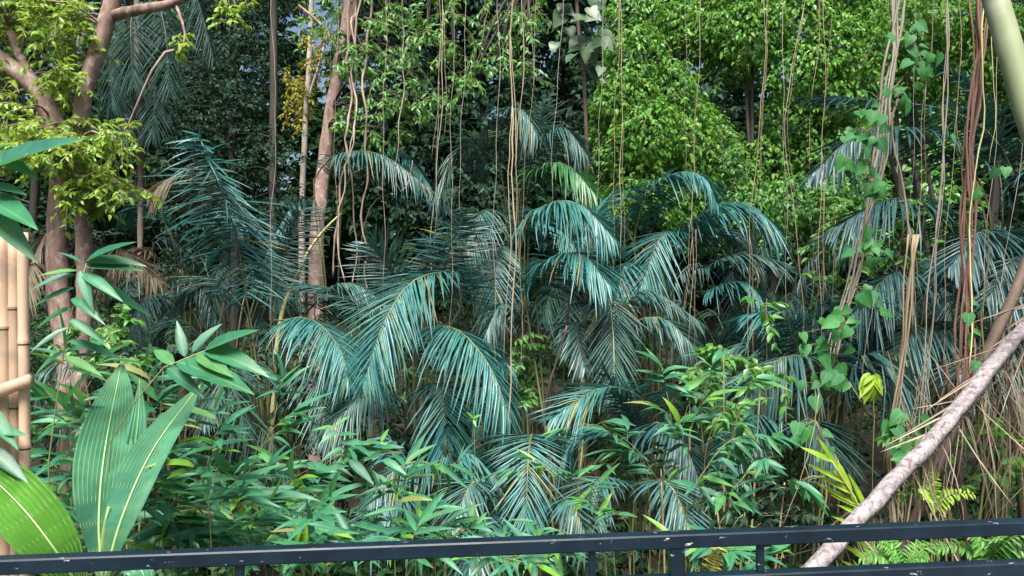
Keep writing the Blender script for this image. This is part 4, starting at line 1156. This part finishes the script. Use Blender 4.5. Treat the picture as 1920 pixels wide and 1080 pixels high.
# ------------------------------------------------------------------ foreground bamboo
BG_ = 'leafy bamboo just beyond the railing'
BMESH = {k: [mesh_of(b, 'leaf', M[k]) for b in BAMBOO] for k in ('bamboo', 'bamboo_lime')}
def bamboo(label, stems, Y, leaf=.2, mat='bamboo', lime=.06, group=BG_, rootpx=None, name='bamboo_plant', width=.155, droop=.45, cat='bamboo', stem_r=.004, extra=0):
    """stems: list of (px polyline, number of leaf sprays). Each leaf is its own piece on its stem."""
    xs = np.mean([s[0][0][0] for s in stems]) if rootpx is None else rootpx
    x = (xs - 960) / F * Y
    g = np.array([x, Y + .15, ground_z(x, Y)])
    t = thing(name, label, cat, g, group)
    for pl, ns in stems:
        pts = [P(q[0], q[1], Y + (q[2] if len(q) > 2 else 0)) for q in pl]
        root = g + rng.normal(0, .08, 3) * [1, 1, 0]
        low = pts[0]
        C = smooth([root, root * .4 + low * .6 + [0, .03, -.1]] + pts, 46)
        st = MB().tube(C, np.linspace(stem_r * 1.9, stem_r * .45, 46), 6).build('stem', M['stem_green'], t, g)
        k0 = np.argmin(np.linalg.norm(C - low, axis=1))
        tws = MB(); ntw = 0
        tan = norm(np.gradient(C, axis=0))
        for j in range(ns):
            u = k0 + (45 - k0) * ((j + 1) / ns) ** .9
            i = int(min(45, u))
            b = C[i]; last = j == ns - 1
            T = tan[i]
            az = rng.uniform(0, 6.28)
            side = norm(np.array([math.cos(az), math.sin(az) * .6, rng.uniform(-.1, .5)]))
            d = T if last else norm(T * .55 + side * .9)
            ln = leaf * rng.uniform(.35, .9)
            e = b + d * ln
            if not last:
                tws.tube([b, (b + e) / 2 + [0, 0, .01], e], [stem_r * .5, stem_r * .4, stem_r * .25], 4, cap=False); ntw += 1
            nl = rng.integers(4, 8)
            sd = norm(np.cross(d, [0, 0.25, 1.0]))
            for q in range(nl):
                f_ = (q + .5) / nl
                p = b + d * ln * (.25 + .75 * f_)
                s = 1 if q % 2 else -1
                a = math.radians(18 + 50 * (1 - f_) + rng.normal(0, 9)) if q < nl - 1 else 0
                ld = d * math.cos(a) + sd * s * math.sin(a) + np.array([0, 0, -1]) * droop * rng.uniform(.1, 1.0) + rng.normal(0, .12, 3)
                up = np.array([rng.normal(0, .35), -.45 + rng.normal(0, .2), .9])
                L = leaf * rng.uniform(.7, 1.2) * (.8 + .3 * f_)
                fr = frames(p, ld, up, L, L * width * rng.uniform(.9, 1.2))[0]
                mk = 'bamboo_lime' if rng.random() < lime and mat == 'bamboo' else mat
                me = BMESH.setdefault(mk, [mesh_of(bb, 'leaf', M[mk]) for bb in BAMBOO]) if mk in BMESH else None
                link('leaf', me[int(np.clip(rng.normal(1.2, 1), 0, 3))], None, st, to_matrix(fr, g))
        if ntw: tws.build('side_twig', M['stem_green'], st, g)['kind'] = 'stuff'
    return t

def rstems(x0, x1, y0, y1, n, ns, lean=30, dy=.4, base=1080):
    out = []
    for _ in range(n):
        tx, ty = rng.uniform(x0, x1), rng.uniform(y0, y1)
        bx = tx + rng.normal(0, lean); by = min(base, ty + rng.uniform(120, 260))
        d = rng.uniform(-dy, dy)
        cx = (tx + bx) / 2 + rng.normal(0, lean * .4)
        out.append(([(bx, by, d), (cx, (by + ty) / 2 - 20, d), (tx, ty, d - .1)], ns))
    return out
bamboo('dense bamboo clump between the bamboo post and the pleated leaves', rstems(60, 180, 690, 860, 5, 4, 25, .35), 3.9, .25)
bamboo('bamboo clump behind the pleated coconut leaves', rstems(230, 420, 720, 890, 6, 4, 40, .35), 4.3, .25)
bamboo('bamboo clump low between the pleated leaves and the left spacer bar', rstems(280, 460, 850, 1010, 8, 4, 35, .3), 3.7, .23, lime=.14)
bamboo('bamboo clump arching left of centre below the teal fronds', [
    ([(440, 985), (500, 930), (570, 885), (640, 850), (680, 870)], 6), ([(430, 960), (470, 880), (510, 800), (520, 755)], 6), ([(560, 960), (590, 900), (610, 870), (640, 850)], 3)] + rstems(440, 580, 880, 1000, 6, 4, 40, .3), 4.7, .25)
bamboo('bamboo clump with one upright shoot at the dark gap left of centre', [
    ([(760, 960), (750, 900), (765, 870), (790, 870)], 4)] + rstems(600, 760, 920, 1030, 6, 4, 35, .3), 4.8, .25)
bamboo('bamboo behind the rail below the fan shaped frond', rstems(800, 1010, 960, 1045, 6, 4, 40, .3), 5.0, .2)
bamboo('bamboo twig arching across the low wide teal frond', [
    ([(1240, 960), (1215, 870), (1160, 815), (1110, 795), (1075, 800)], 7), ([(1215, 900), (1180, 850), (1150, 870), (1120, 900)], 4)], 5.6, .2)
bamboo('bamboo twig running low from centre to the railing post', [
    ([(1185, 1010), (1120, 950), (1060, 900), (1020, 880), (985, 880)], 6), ([(1150, 1030), (1120, 1010), (1060, 1000), (1030, 990)], 4)], 5.2, .2)
bamboo('broad leaved bamboo drooping at upper right of the low teal frond', [
    ([(1290, 860), (1300, 790), (1320, 740), (1330, 705)], 6), ([(1270, 860), (1260, 800), (1255, 760), (1250, 735)], 5)], 5.2, .2, width=.2, droop=.7)
bamboo('broad leaved bamboo hanging in a cascade above the right spacer bar', [
    ([(1300, 960), (1330, 870), (1370, 825), (1420, 820)], 7), ([(1360, 980), (1390, 900), (1430, 870), (1470, 890)], 7), ([(1350, 960), (1360, 880), (1385, 770), (1400, 740)], 4)], 4.9, .21, width=.21, droop=1.0)
bamboo('fine leaved bamboo right of the drooping silvery frond', rstems(1290, 1430, 650, 740, 3, 4, 25, .4, 860), 7.2, .16, lime=.1)
bamboo('bamboo leaves poking up behind the rail between the spacer bars at left', rstems(480, 760, 990, 1045, 6, 4, 40, .25), 3.6, .2)
bamboo('bamboo leaves in the gap between the two rails at centre', rstems(880, 1120, 1020, 1055, 4, 4, 40, .25), 3.9, .18)
bamboo('bamboo leaves in the gap between the rails beside the railing post', rstems(1190, 1470, 1010, 1055, 5, 4, 40, .25), 4.0, .18)
bamboo('bamboo clump filling the bottom left corner behind the rail', rstems(20, 280, 830, 1020, 7, 4, 40, .25), 4.4, .24)

def lone_leaves(label, specs, Y, mat, name, cat, leaf_w=.18, stem=None, group=None, base=BAMBOO, stem_mat='stem_green', r=.004):
    """A sprig whose every leaf is laid from one photo point to another."""
    a0 = P(*specs[0][0], Y)
    g = np.array([a0[0], Y, ground_z(a0[0], Y)]) if stem is None else P(*stem[0], Y)
    if stem is not None: g = np.array([g[0], Y, ground_z(g[0], Y)])
    t = thing(name, label, cat, g, group)
    C = smooth([g] + [P(q[0], q[1], Y) for q in (stem or [specs[0][0]])], 24)
    MB().tube(C, np.linspace(r * 1.8, r * .6, 24), 6).build('stem', M[stem_mat], t, g)
    mm = [mesh_of(b, 'leaf', M[mat]) for b in base]
    for k, (a, b, *o) in enumerate(specs):
        dY = o[0] if o else -.05
        p, q = P(*a, Y), P(*b, Y + dY)
        L = np.linalg.norm(q - p)
        up = np.array([rng.normal(0, .2), -.6, .75])
        fr = frames(p, q - p, up, L * 1.03, L * leaf_w)[0]
        link('leaf', mm[k % 2], None, t, to_matrix(fr, g))
    return t
lone_leaves('large near leaves poking in at the upper left edge', [((-40, 330), (138, 240), -.2), ((-40, 290), (60, 300), -.1), ((-30, 370), (62, 412), -.2), ((-20, 395), (50, 460), -.15), ((-30, 350), (45, 355), -.1), ((-60, 300), (20, 250), .1)],
            2.5, 'bamboo', 'bamboo_sprig', 'bamboo', .24, [(-60, 900), (-50, 600), (-40, 330)], BG_)
lone_leaves('single near leaves at the left edge below the binding pole', [((-30, 760), (32, 838)), ((-30, 810), (40, 800)), ((-20, 840), (50, 900))], 2.7, 'bamboo', 'bamboo_sprig', 'bamboo', .26, [(-60, 1000), (-30, 780)], BG_)
lone_leaves('bamboo spray with long arching leaves in front of the reddish trunk', [((162, 490), (246, 446), -.1), ((165, 492), (262, 476), -.05), ((160, 500), (262, 500)), ((155, 515), (222, 545), -.1), ((150, 520), (285, 585), .1), ((152, 492), (112, 466)), ((146, 508), (72, 512), -.1), ((142, 515), (48, 530), -.1), ((138, 540), (60, 570)), ((135, 560), (190, 590), -.1), ((132, 580), (60, 610), .1), ((130, 600), (195, 632)), ((128, 615), (55, 655), -.1), ((150, 508), (170, 575), -.1), ((128, 640), (230, 668), .1), ((120, 660), (48, 700)), ((122, 670), (190, 700))],
            3.3, 'bamboo', 'bamboo_sprig', 'bamboo', .21, [(90, 1000), (105, 760), (132, 600), (150, 520), (164, 488)], BG_)
lone_leaves('bamboo sprig with two upright leaves and others fanning right', [((346, 668), (331, 600), .05), ((362, 660), (406, 597), .05), ((385, 656), (476, 612), -.1), ((385, 658), (494, 676), -.15), ((370, 664), (432, 700), -.15), ((350, 672), (395, 715), -.1), ((335, 678), (470, 725), -.2), ((325, 684), (280, 640), .1), ((315, 690), (380, 740), -.1), ((430, 672), (412, 740), -.1)],
            3.3, 'bamboo', 'bamboo_sprig', 'bamboo', .27, [(200, 1000), (240, 780), (300, 695), (360, 664), (392, 654)], BG_)
lone_leaves('bamboo sprig with pointed leaves rising over the dark gap left of centre', [((630, 800), (655, 778), .05), ((628, 802), (585, 800)), ((636, 815), (668, 812)), ((632, 808), (598, 828), -.1), ((640, 830), (690, 830), -.1), ((645, 840), (600, 858), -.1), ((655, 862), (700, 905), -.1), ((715, 828), (728, 800), .05), ((714, 832), (680, 826)), ((716, 840), (752, 832)), ((716, 850), (684, 862), -.1), ((718, 862), (760, 880), -.1)],
            4.4, 'bamboo', 'bamboo_sprig', 'bamboo', .26, [(740, 1040), (690, 920), (660, 870), (640, 825), (630, 800)], BG_)
lone_leaves('pair of upright lime green leaves rising behind the rail', [((566, 1035), (578, 962)), ((556, 1030), (557, 975))], 3.4, 'bamboo_lime', 'lime_sprig', 'plant', .3, [(570, 1075), (565, 1032)])
lone_leaves('sprig of three lime leaves low in the dark gap left of centre', [((888, 785), (875, 772)), ((888, 785), (900, 775)), ((888, 785), (893, 800))], 6, 'bamboo_lime', 'lime_sprig', 'plant', .3, [(890, 860), (888, 785)])
lone_leaves('cluster of bright lime drooping leaves at right of the curtain palm', [((1630, 712), (1612, 745)), ((1634, 710), (1636, 755)), ((1640, 712), (1658, 742)), ((1636, 706), (1648, 760)), ((1626, 712), (1624, 758)), ((1632, 704), (1608, 722)), ((1640, 706), (1652, 728))],
            6.4, 'lime', 'lime_sprig', 'plant', .55, [(1636, 900), (1640, 800), (1634, 706)], None, HEART)

# ------------------------------------------------------------------ heart leaved vine at the right
def heart_vine(label, path, Y, clusters, sz):
    g0 = P(*path[-1], Y)
    g = np.array([g0[0], Y, ground_z(g0[0], Y)])
    t = thing('heart_leaf_vine', label, 'vine', g, 'heart leaved vines climbing the roots')
    C = smooth([P(q[0], q[1], Y) for q in path] + [g], 50)
    C[:, 0] += .02 * np.sin(np.arange(50) * .9)
    MB().tube(C, np.linspace(.006, .009, 50), 6).build('stem', M['stem_green'], t, g)
    mm = [mesh_of(b, 'leaf', M['heart']) for b in HEART]
    tw = MB()
    for px, py, rx, ry, n in clusters:
        for k in range(n):
            p = P(px + rng.normal(0, rx), py + rng.normal(0, ry), Y + rng.uniform(-.25, .1))
            d = np.array([rng.normal(0, .7), -.25, -.7 + rng.normal(0, .25)])
            up = np.array([rng.normal(0, .4), -.75, .55])
            s = sz * rng.uniform(.7, 1.25)
            link('leaf', mm[k % 3], None, t, to_matrix(frames(p, d, up, s, s * .85)[0], g))
            j = np.argmin(np.linalg.norm(C - p, axis=1))
            tw.tube([C[j], (C[j] + p) / 2 + [0, 0, .03], p], [.003, .002, .0015], 4, cap=False)
    o = tw.build('leaf_stalk', M['stem_green'], t, g); o["kind"] = "stuff"
heart_vine('leafy vine with large heart shaped leaves climbing the tan root bundle', [(1720, 60), (1690, 150), (1650, 200), (1630, 300), (1625, 430), (1600, 540), (1560, 680), (1540, 780)], 6.9, [
    (1720, 60, 20, 30, 8), (1700, 110, 24, 20, 9), (1655, 165, 26, 18, 7), (1690, 180, 12, 12, 4), (1640, 210, 14, 14, 5), (1615, 245, 20, 14, 8), (1640, 265, 16, 12, 6), (1605, 315, 18, 14, 7), (1655, 350, 22, 14, 9), (1630, 460, 20, 16, 9), (1605, 560, 22, 22, 10), (1590, 590, 20, 18, 8), (1540, 640, 24, 20, 12), (1560, 690, 16, 16, 7), (1530, 720, 20, 14, 6)], .125)
heart_vine('vine with small paired heart leaves beside the red root bundle', [(1795, 200), (1790, 260), (1840, 360), (1850, 560), (1840, 700)], 5.6, [
    (1782, 245, 8, 8, 3), (1840, 358, 10, 4, 2), (1880, 315, 12, 4, 2), (1822, 600, 8, 30, 5), (1828, 680, 6, 10, 2)], .085)
heart_vine('vine with heart leaves behind the leaning dead trunk', [(1700, 780), (1710, 820), (1720, 900)], 6.0, [
    (1700, 800, 26, 16, 9), (1730, 840, 14, 14, 5), (1690, 850, 12, 14, 4)], .12)
heart_vine('low vine with heart leaves above the yellow young frond', [(1530, 790), (1540, 850), (1545, 920)], 5.8, [
    (1515, 810, 22, 10, 6), (1545, 850, 10, 10, 3), (1500, 905, 14, 10, 4)], .11)

# ------------------------------------------------------------------ young coconut palm with pleated leaves
def pleated(t, g, mid, hw, face, mat, pleats=9, name='leaf', prof=None, cup=.2, h=.06, label=None):
    """Pleated blade along a midline; hw half width in metres; face: direction the upper side looks."""
    n = 34
    C = smooth(mid, n)
    T = norm(np.gradient(C, axis=0))
    face = norm(np.asarray(face, float))
    S = norm(np.cross(T, face)); Nn = norm(np.cross(S, T))
    u = np.linspace(0, 1, n)
    prof = prof or [(0, .10), (.12, .42), (.3, .86), (.5, 1), (.7, .86), (.86, .5), (.96, .16), (1, .01)]
    W = hw * np.interp(u, [p[0] for p in prof], [p[1] for p in prof])
    W = np.convolve(np.pad(W, 2, mode='edge'), np.ones(5) / 5, 'valid'); W[-1] = hw * .005
    m = pleats * 2 + 1
    x = np.linspace(-1, 1, m)
    zz = np.where(np.arange(m) % 2, 1, -1) * h
    v = C[:, None] + S[:, None] * (W[:, None] * x)[..., None] + Nn[:, None] * (W[:, None] * (zz + cup * x ** 2 + .03 * np.sin(u[:, None] * 9 + x * 3)))[..., None]
    f = [(i * m + j, i * m + j + 1, (i + 1) * m + j + 1, (i + 1) * m + j) for i in range(n - 1) for j in range(m - 1)]
    o = MB().add(v.reshape(-1, 3), f).build(name, M[mat], t, g, sm=False)
    if label: o["label"] = label
    rib = MB()
    rib.tube(C + Nn * (hw * h * .6), np.linspace(.006, .001, n), 5).build('midrib', M['rib_yellow'], o, (0, 0, 0) if False else g)
    vb = MB()
    for j in range(1, m, 2):
        vb.tube(v[::3, j], np.linspace(.0011, .0004, len(v[::3])), 3, cap=False)
    vb.build('vein', M['rib_yellow'], o, g)["kind"] = "stuff"
    return o
def coconut():
    Y = 3.1
    gx = P(190, 1080, Y)
    g = np.array([gx[0], Y, ground_z(gx[0], Y)])
    t = thing('young_coconut_palm', 'young coconut palm with broad pleated split leaves at lower left', 'palm', g)
    MB().tube(smooth([g, g + [0, 0, 1.4], P(192, 1150, Y)], 16), np.linspace(.06, .03, 16), 10, wob=.03).build('stem', M['stem_green'], t, g)
    MB().tube(smooth([P(192, 1150, Y), P(190, 1080, Y), P(194, 1000, Y - .02), P(204, 950, Y - .02)], 10), np.linspace(.016, .005, 10), 7).build('petiole', M['rib_yellow'], t, g)
    pleated(t, g, [P(192, 1085, Y - .05), P(186, 970, Y + .03), P(198, 840, Y + .3), P(229, 678, Y + .75)], .122, (.12, -1, .8), 'coco', 13)
    pleated(t, g, [P(198, 1085, Y - .06), P(232, 965, Y - .02), P(290, 840, Y + .22), P(376, 722, Y + .6)], .104, (-.25, -1, .8), 'coco', 13)
    pleated(t, g, [P(165, 1130, 2.72), P(95, 1020, 2.6), P(15, 925, 2.63), P(-90, 840, 2.78)], .1, (.3, -.8, .8), 'coco_lime', 12)
    MB().tube(smooth([P(190, 1200, Y), P(178, 1150, 2.85), P(165, 1130, 2.72)], 8), np.linspace(.016, .01, 8), 7).build('petiole', M['rib_yellow'], t, g)
    pleated(t, g, [P(200, 1090, Y + .25), P(236, 940, Y + .3), P(258, 800, Y + .32), P(262, 710, Y + .36)], .05, (.5, -1, .2), 'coco', 5)
    pleated(t, g, [P(205, 1090, Y + .1), P(232, 1060, Y + .05), P(262, 1065, Y), P(280, 1110, Y)], .06, (.2, -.6, .8), 'coco', 5)
coconut()

# ------------------------------------------------------------------ lashed bamboo post at the left edge
def post():
    Y = 2.75
    b = P(15, 1080, Y)
    g = np.array([b[0], Y, ground_z(b[0], Y)])
    t = thing('bamboo_post', 'post of tan bamboo culms tied with a cross pole at the left edge', 'post', g)
    for x, r, dy, top, nodes in ((5, 12.5, 0, 428, (612, 800, 985)), (26, 11, .012, 440, (575, 760, 940)), (42, 9.5, -.005, 436, (640, 835, 1010)), (-14, 11, .03, 420, (560, 770, 960))):
        r *= Y / F
        a, c = P(x, top, Y + dy), P(x + 4, 1120, Y + dy); c2 = np.array([c[0], c[1], g[2]])
        n = 60
        C = smooth([c2, c, a], n); C[:, 0] += np.sin(np.linspace(0, 5, n) + x) * .003
        rad = np.full(n, r)
        zs = [P(0, ny, Y)[2] for ny in nodes] + list(np.arange(g[2], -.2, .32))
        C = np.vstack([C] + [np.array([[np.interp(z + o, C[:, 2], C[:, 0]), np.interp(z + o, C[:, 2], C[:, 1]), z + o]]) for z in zs for o in (-.008, 0, .008)])
        C = C[np.argsort(C[:, 2])]
        rad = np.full(len(C), r)
        for z in zs: rad *= 1 + .16 * np.exp(-((C[:, 2] - z) / .006) ** 2)
        cu = MB().tube(C, rad, 14).build('culm', M['culm_tan'], t, g)
        for z in zs:
            if z < -.3: continue
            q = np.array([np.interp(z - .011, C[:, 2], C[:, 0]), np.interp(z - .011, C[:, 2], C[:, 1]), z - .011])
            MB().tube([q - [0, 0, .003], q + [0, 0, .003]], [r * 1.03, r * 1.05], 14, cap=False).build('node_ring', M['petiole_brown'], cu, g)
    a, c = P(-60, 755, Y - .06), P(58, 712, Y - .04)
    C = smooth([a, (a + c) / 2, c], 12)
    MB().tube(C, np.full(12, 11.5 * Y / F) * (1 + .08 * (np.arange(12) == 7)), 12).build('cross_pole', M['culm_tan'], t, g)
post()

# ------------------------------------------------------------------ fallen palm leaning at right, with its dry straw
def fallen():
    Y0, Y1 = 4.6, 5.6
    a, b = P(1530, 1062, Y0), P(1930, 606, Y1)
    d = b - a
    foot = a - norm(d) * ((a[2] - ground_z(a[0], a[1])) / norm(d)[2])
    top = b + d * 2.2
    t = thing('fallen_palm', 'leaning dead palm stem with lilac grey bark trailing dry straw leaflets at right', 'palm', foot)
    n = 130
    C = smooth([foot, a, (a + b) / 2 + [0.01, 0, -.03], b, top], n)
    rad = np.interp(np.linspace(0, 1, n), [0, .4, 1], [.044, .05, .06])
    rad = rad * (1 + .05 * (np.arange(n) % 4 == 0) + rng.normal(0, .02, n)); C[1:-1] += rng.normal(0, .004, (n - 2, 3))
    MB().tube(C, rad, 14, wob=.06).build('trunk', M['dead_trunk'], t, foot)
    sp = MB()
    for k in range(260):        # thorny leaf scars along the lower edge
        i = rng.uniform(.1, .6) * (n - 1); i0 = int(i)
        p = C[i0] * (1 - (i - i0)) + C[i0 + 1] * (i - i0)
        dr = norm(np.array([rng.normal(.5, .5), rng.normal(-.3, .5), rng.normal(-.7, .35)]))
        sp.tube([p + dr * .045, p + dr * rng.uniform(.07, .095)], [.006, .001], 4, cap=False)
    sp.build('leaf_scar', M['petiole_brown'], t, foot)["kind"] = "stuff"
    mm = [mesh_of(x, 'dry_leaflet', M['dry']) for x in DRY]
    cnt = 0
    for k in range(200):
        i = int(rng.uniform(.24, .62) * (n - 1))
        p = C[i]
        left = rng.random() < .25
        if left:
            d_ = np.array([-1, rng.normal(-.1, .3), rng.normal(-.5, .35)]); L = rng.uniform(.4, 1.1)
        else:
            d_ = np.array([rng.normal(.22, .3), rng.normal(.05, .25), -1]); L = rng.uniform(.5, 1.25)
        fr = frames(p + np.array([0, .02, -.03]), d_, np.array([rng.normal(0, .5), -.8, .5]), L, .008 * rng.uniform(.5, 1.7))[0]
        link('dry_leaflet', mm[int(rng.integers(0, 4))], None, t, to_matrix(fr, foot)); cnt += 1
fallen()

def dead_stalk():
    Y = 5.7
    a, b = P(1832, 705, Y), P(1940, 455, Y + .3)
    dd = norm(b - a); foot = a - dd * ((a[2] - ground_z(a[0], a[1])) / dd[2])
    C = smooth([foot, a, (a + b) / 2 + [.015, 0, 0], b, b + (b - a) * .5], 30)
    o = MB().tube(C, np.interp(np.linspace(0, 1, 30), [0, .5, 1], [.02, .03, .05]), 9, wob=.1).build('dead_frond_stalk', M['petiole_brown'], None, foot)
    o.location = tuple(foot)
    tag(o, 'dark brown dead frond stalk rising behind the leaning dead palm', 'stalk')
dead_stalk()
for k, (lab, ax, ay, Y, m_) in enumerate([('dry palm skirt of hanging straw under the leaning stem at far right', 1900, 640, 6.4, 'dry'), ('second dry palm skirt hanging behind the first at far right', 1790, 700, 6.9, 'dry_dark'), ('dry straw skirt low at the right edge above the rail', 1960, 800, 6.0, 'dry_dark')]):
    top = P(ax, ay, Y)
    g = np.array([top[0] + .3, Y + .2, ground_z(top[0] + .3, Y + .2)])
    t = thing('dead_palm', lab, 'palm', g, 'dead palms at the right')
    MB().tube(smooth([g, (g + top) / 2 + [.1, .1, 0], top + [0, .15, .1]], 14), np.linspace(.04, .02, 14), 9, wob=.06).build('trunk', M['petiole_brown'], t, g)
    mm = [mesh_of(x, 'dry_leaflet', M[m_]) for x in DRY]
    for q in range(36):
        p = top + rng.normal(0, .22, 3) * [1.3, .6, .7]
        d_ = np.array([rng.normal(0, .35), rng.normal(-.2, .3), -1]); L = rng.uniform(.6, 1.2)
        fr = frames(p, d_, np.array([rng.normal(0, .5), -.8, .4]), L, .011 * rng.uniform(.6, 1.4))[0]
        link('dry_leaflet', mm[q % 3], None, t, to_matrix(fr, g))

# ------------------------------------------------------------------ yellow young frond, ferny saplings
def young_frond():
    Y = 4.9
    g0 = P(1612, 960, Y); g = np.array([g0[0] + .05, Y, ground_z(g0[0], Y)])
    t = thing('young_palm', 'young palm shoot with one yellow green half open frond beside the leaning stem', 'palm', g)
    C = smooth([g, P(1640, 1050, Y), P(1612, 955, Y), P(1585, 905, Y - .05), P(1560, 865, Y - .1)], 40)
    MB().tube(C, np.linspace(.016, .003, 40), 6).build('stalk', M['rachis_pale'], t, g)
    mm = [mesh_of(b, 'leaflet', M['lime']) for b in LEAFLETS]
    for k in range(34):
        u = k / 33
        p = C[int(22 + 17 * u)]
        s = -1 if k % 2 else 1
        d_ = np.array([-.75, -.1, .75 + .12 * s]) + np.array([.0 + .5 * (s > 0) * .5 - .35 * (s < 0), 0, 0]) + rng.normal(0, .06, 3)
        L = rng.uniform(.26, .36) * (1.1 - .35 * u)
        link('leaflet', mm[0], None, t, to_matrix(frames(p, d_, np.array([.2, -1, .6]), L, .036)[0], g))
young_frond()

def pinnate(label, px, py, Y, n, size, mat, dirs, name='sapling', group='ferny saplings behind the right end of the rail'):
    c = P(px, py, Y); g = np.array([c[0], Y, ground_z(c[0], Y)])
    t = thing(name, label, 'plant', g, group)
    MB().tube(smooth([g, (g + c) / 2 + [.03, 0, 0], c], 12), np.linspace(.014, .007, 12), 6).build('stem', M['stem_green'], t, g)
    mm = [mesh_of(b, 'leaflet', M[mat]) for b in OVATE]
    for k in range(n):
        a = dirs[0] + (dirs[1] - dirs[0]) * (k + .5) / n + rng.normal(0, 6)
        d = norm(np.array([math.cos(math.radians(a)), -.35 + rng.normal(0, .3), math.sin(math.radians(a))]))
        L = size * rng.uniform(.7, 1.15)
        Cc = smooth([c, c + d * L * .5 + [0, 0, .04], c + d * L + [0, 0, -.12 * L]], 14)
        st = MB().tube(Cc, np.linspace(.004, .0012, 14), 5).build('leaf_stalk', M['stem_green'], t, g)
        T = norm(np.gradient(Cc, axis=0))
        sd = norm(np.cross(T[7], [0, -.6, .8]))
        for q in range(2, 14):
            for s in (-1, 1):
                ld = T[q] * .45 + sd * s + rng.normal(0, .08, 3) + [0, 0, -.12]
                l2 = L * .30 * (1 - .045 * q) * rng.uniform(.9, 1.1)
                link('leaflet', mm[q % 2], None, st, to_matrix(frames(Cc[q], ld, np.array([0, -.6, .8]), l2, l2 * .33)[0], g))
pinnate('green pinnate leaved sapling in the gap between the rails at right', 1690, 1080, 4.3, 6, .33, 'fern', (20, 160))
pinnate('bright pinnate sapling behind the rails at the far right corner', 1850, 1060, 4.4, 6, .33, 'fern', (10, 170))
pinnate('yellowish feathery sapling amid the dry straw above the rail', 1745, 960, 5.2, 5, .3, 'lime', (30, 150))
pinnate('small bright pinnate sapling right of the leaning stem foot', 1650, 950, 5.0, 4, .22, 'fern', (20, 150))
pinnate('small golden fern frond standing between the rails beside the post', 1332, 1078, 3.2, 1, .17, 'yellow', (84, 96), 'golden_fern', None)
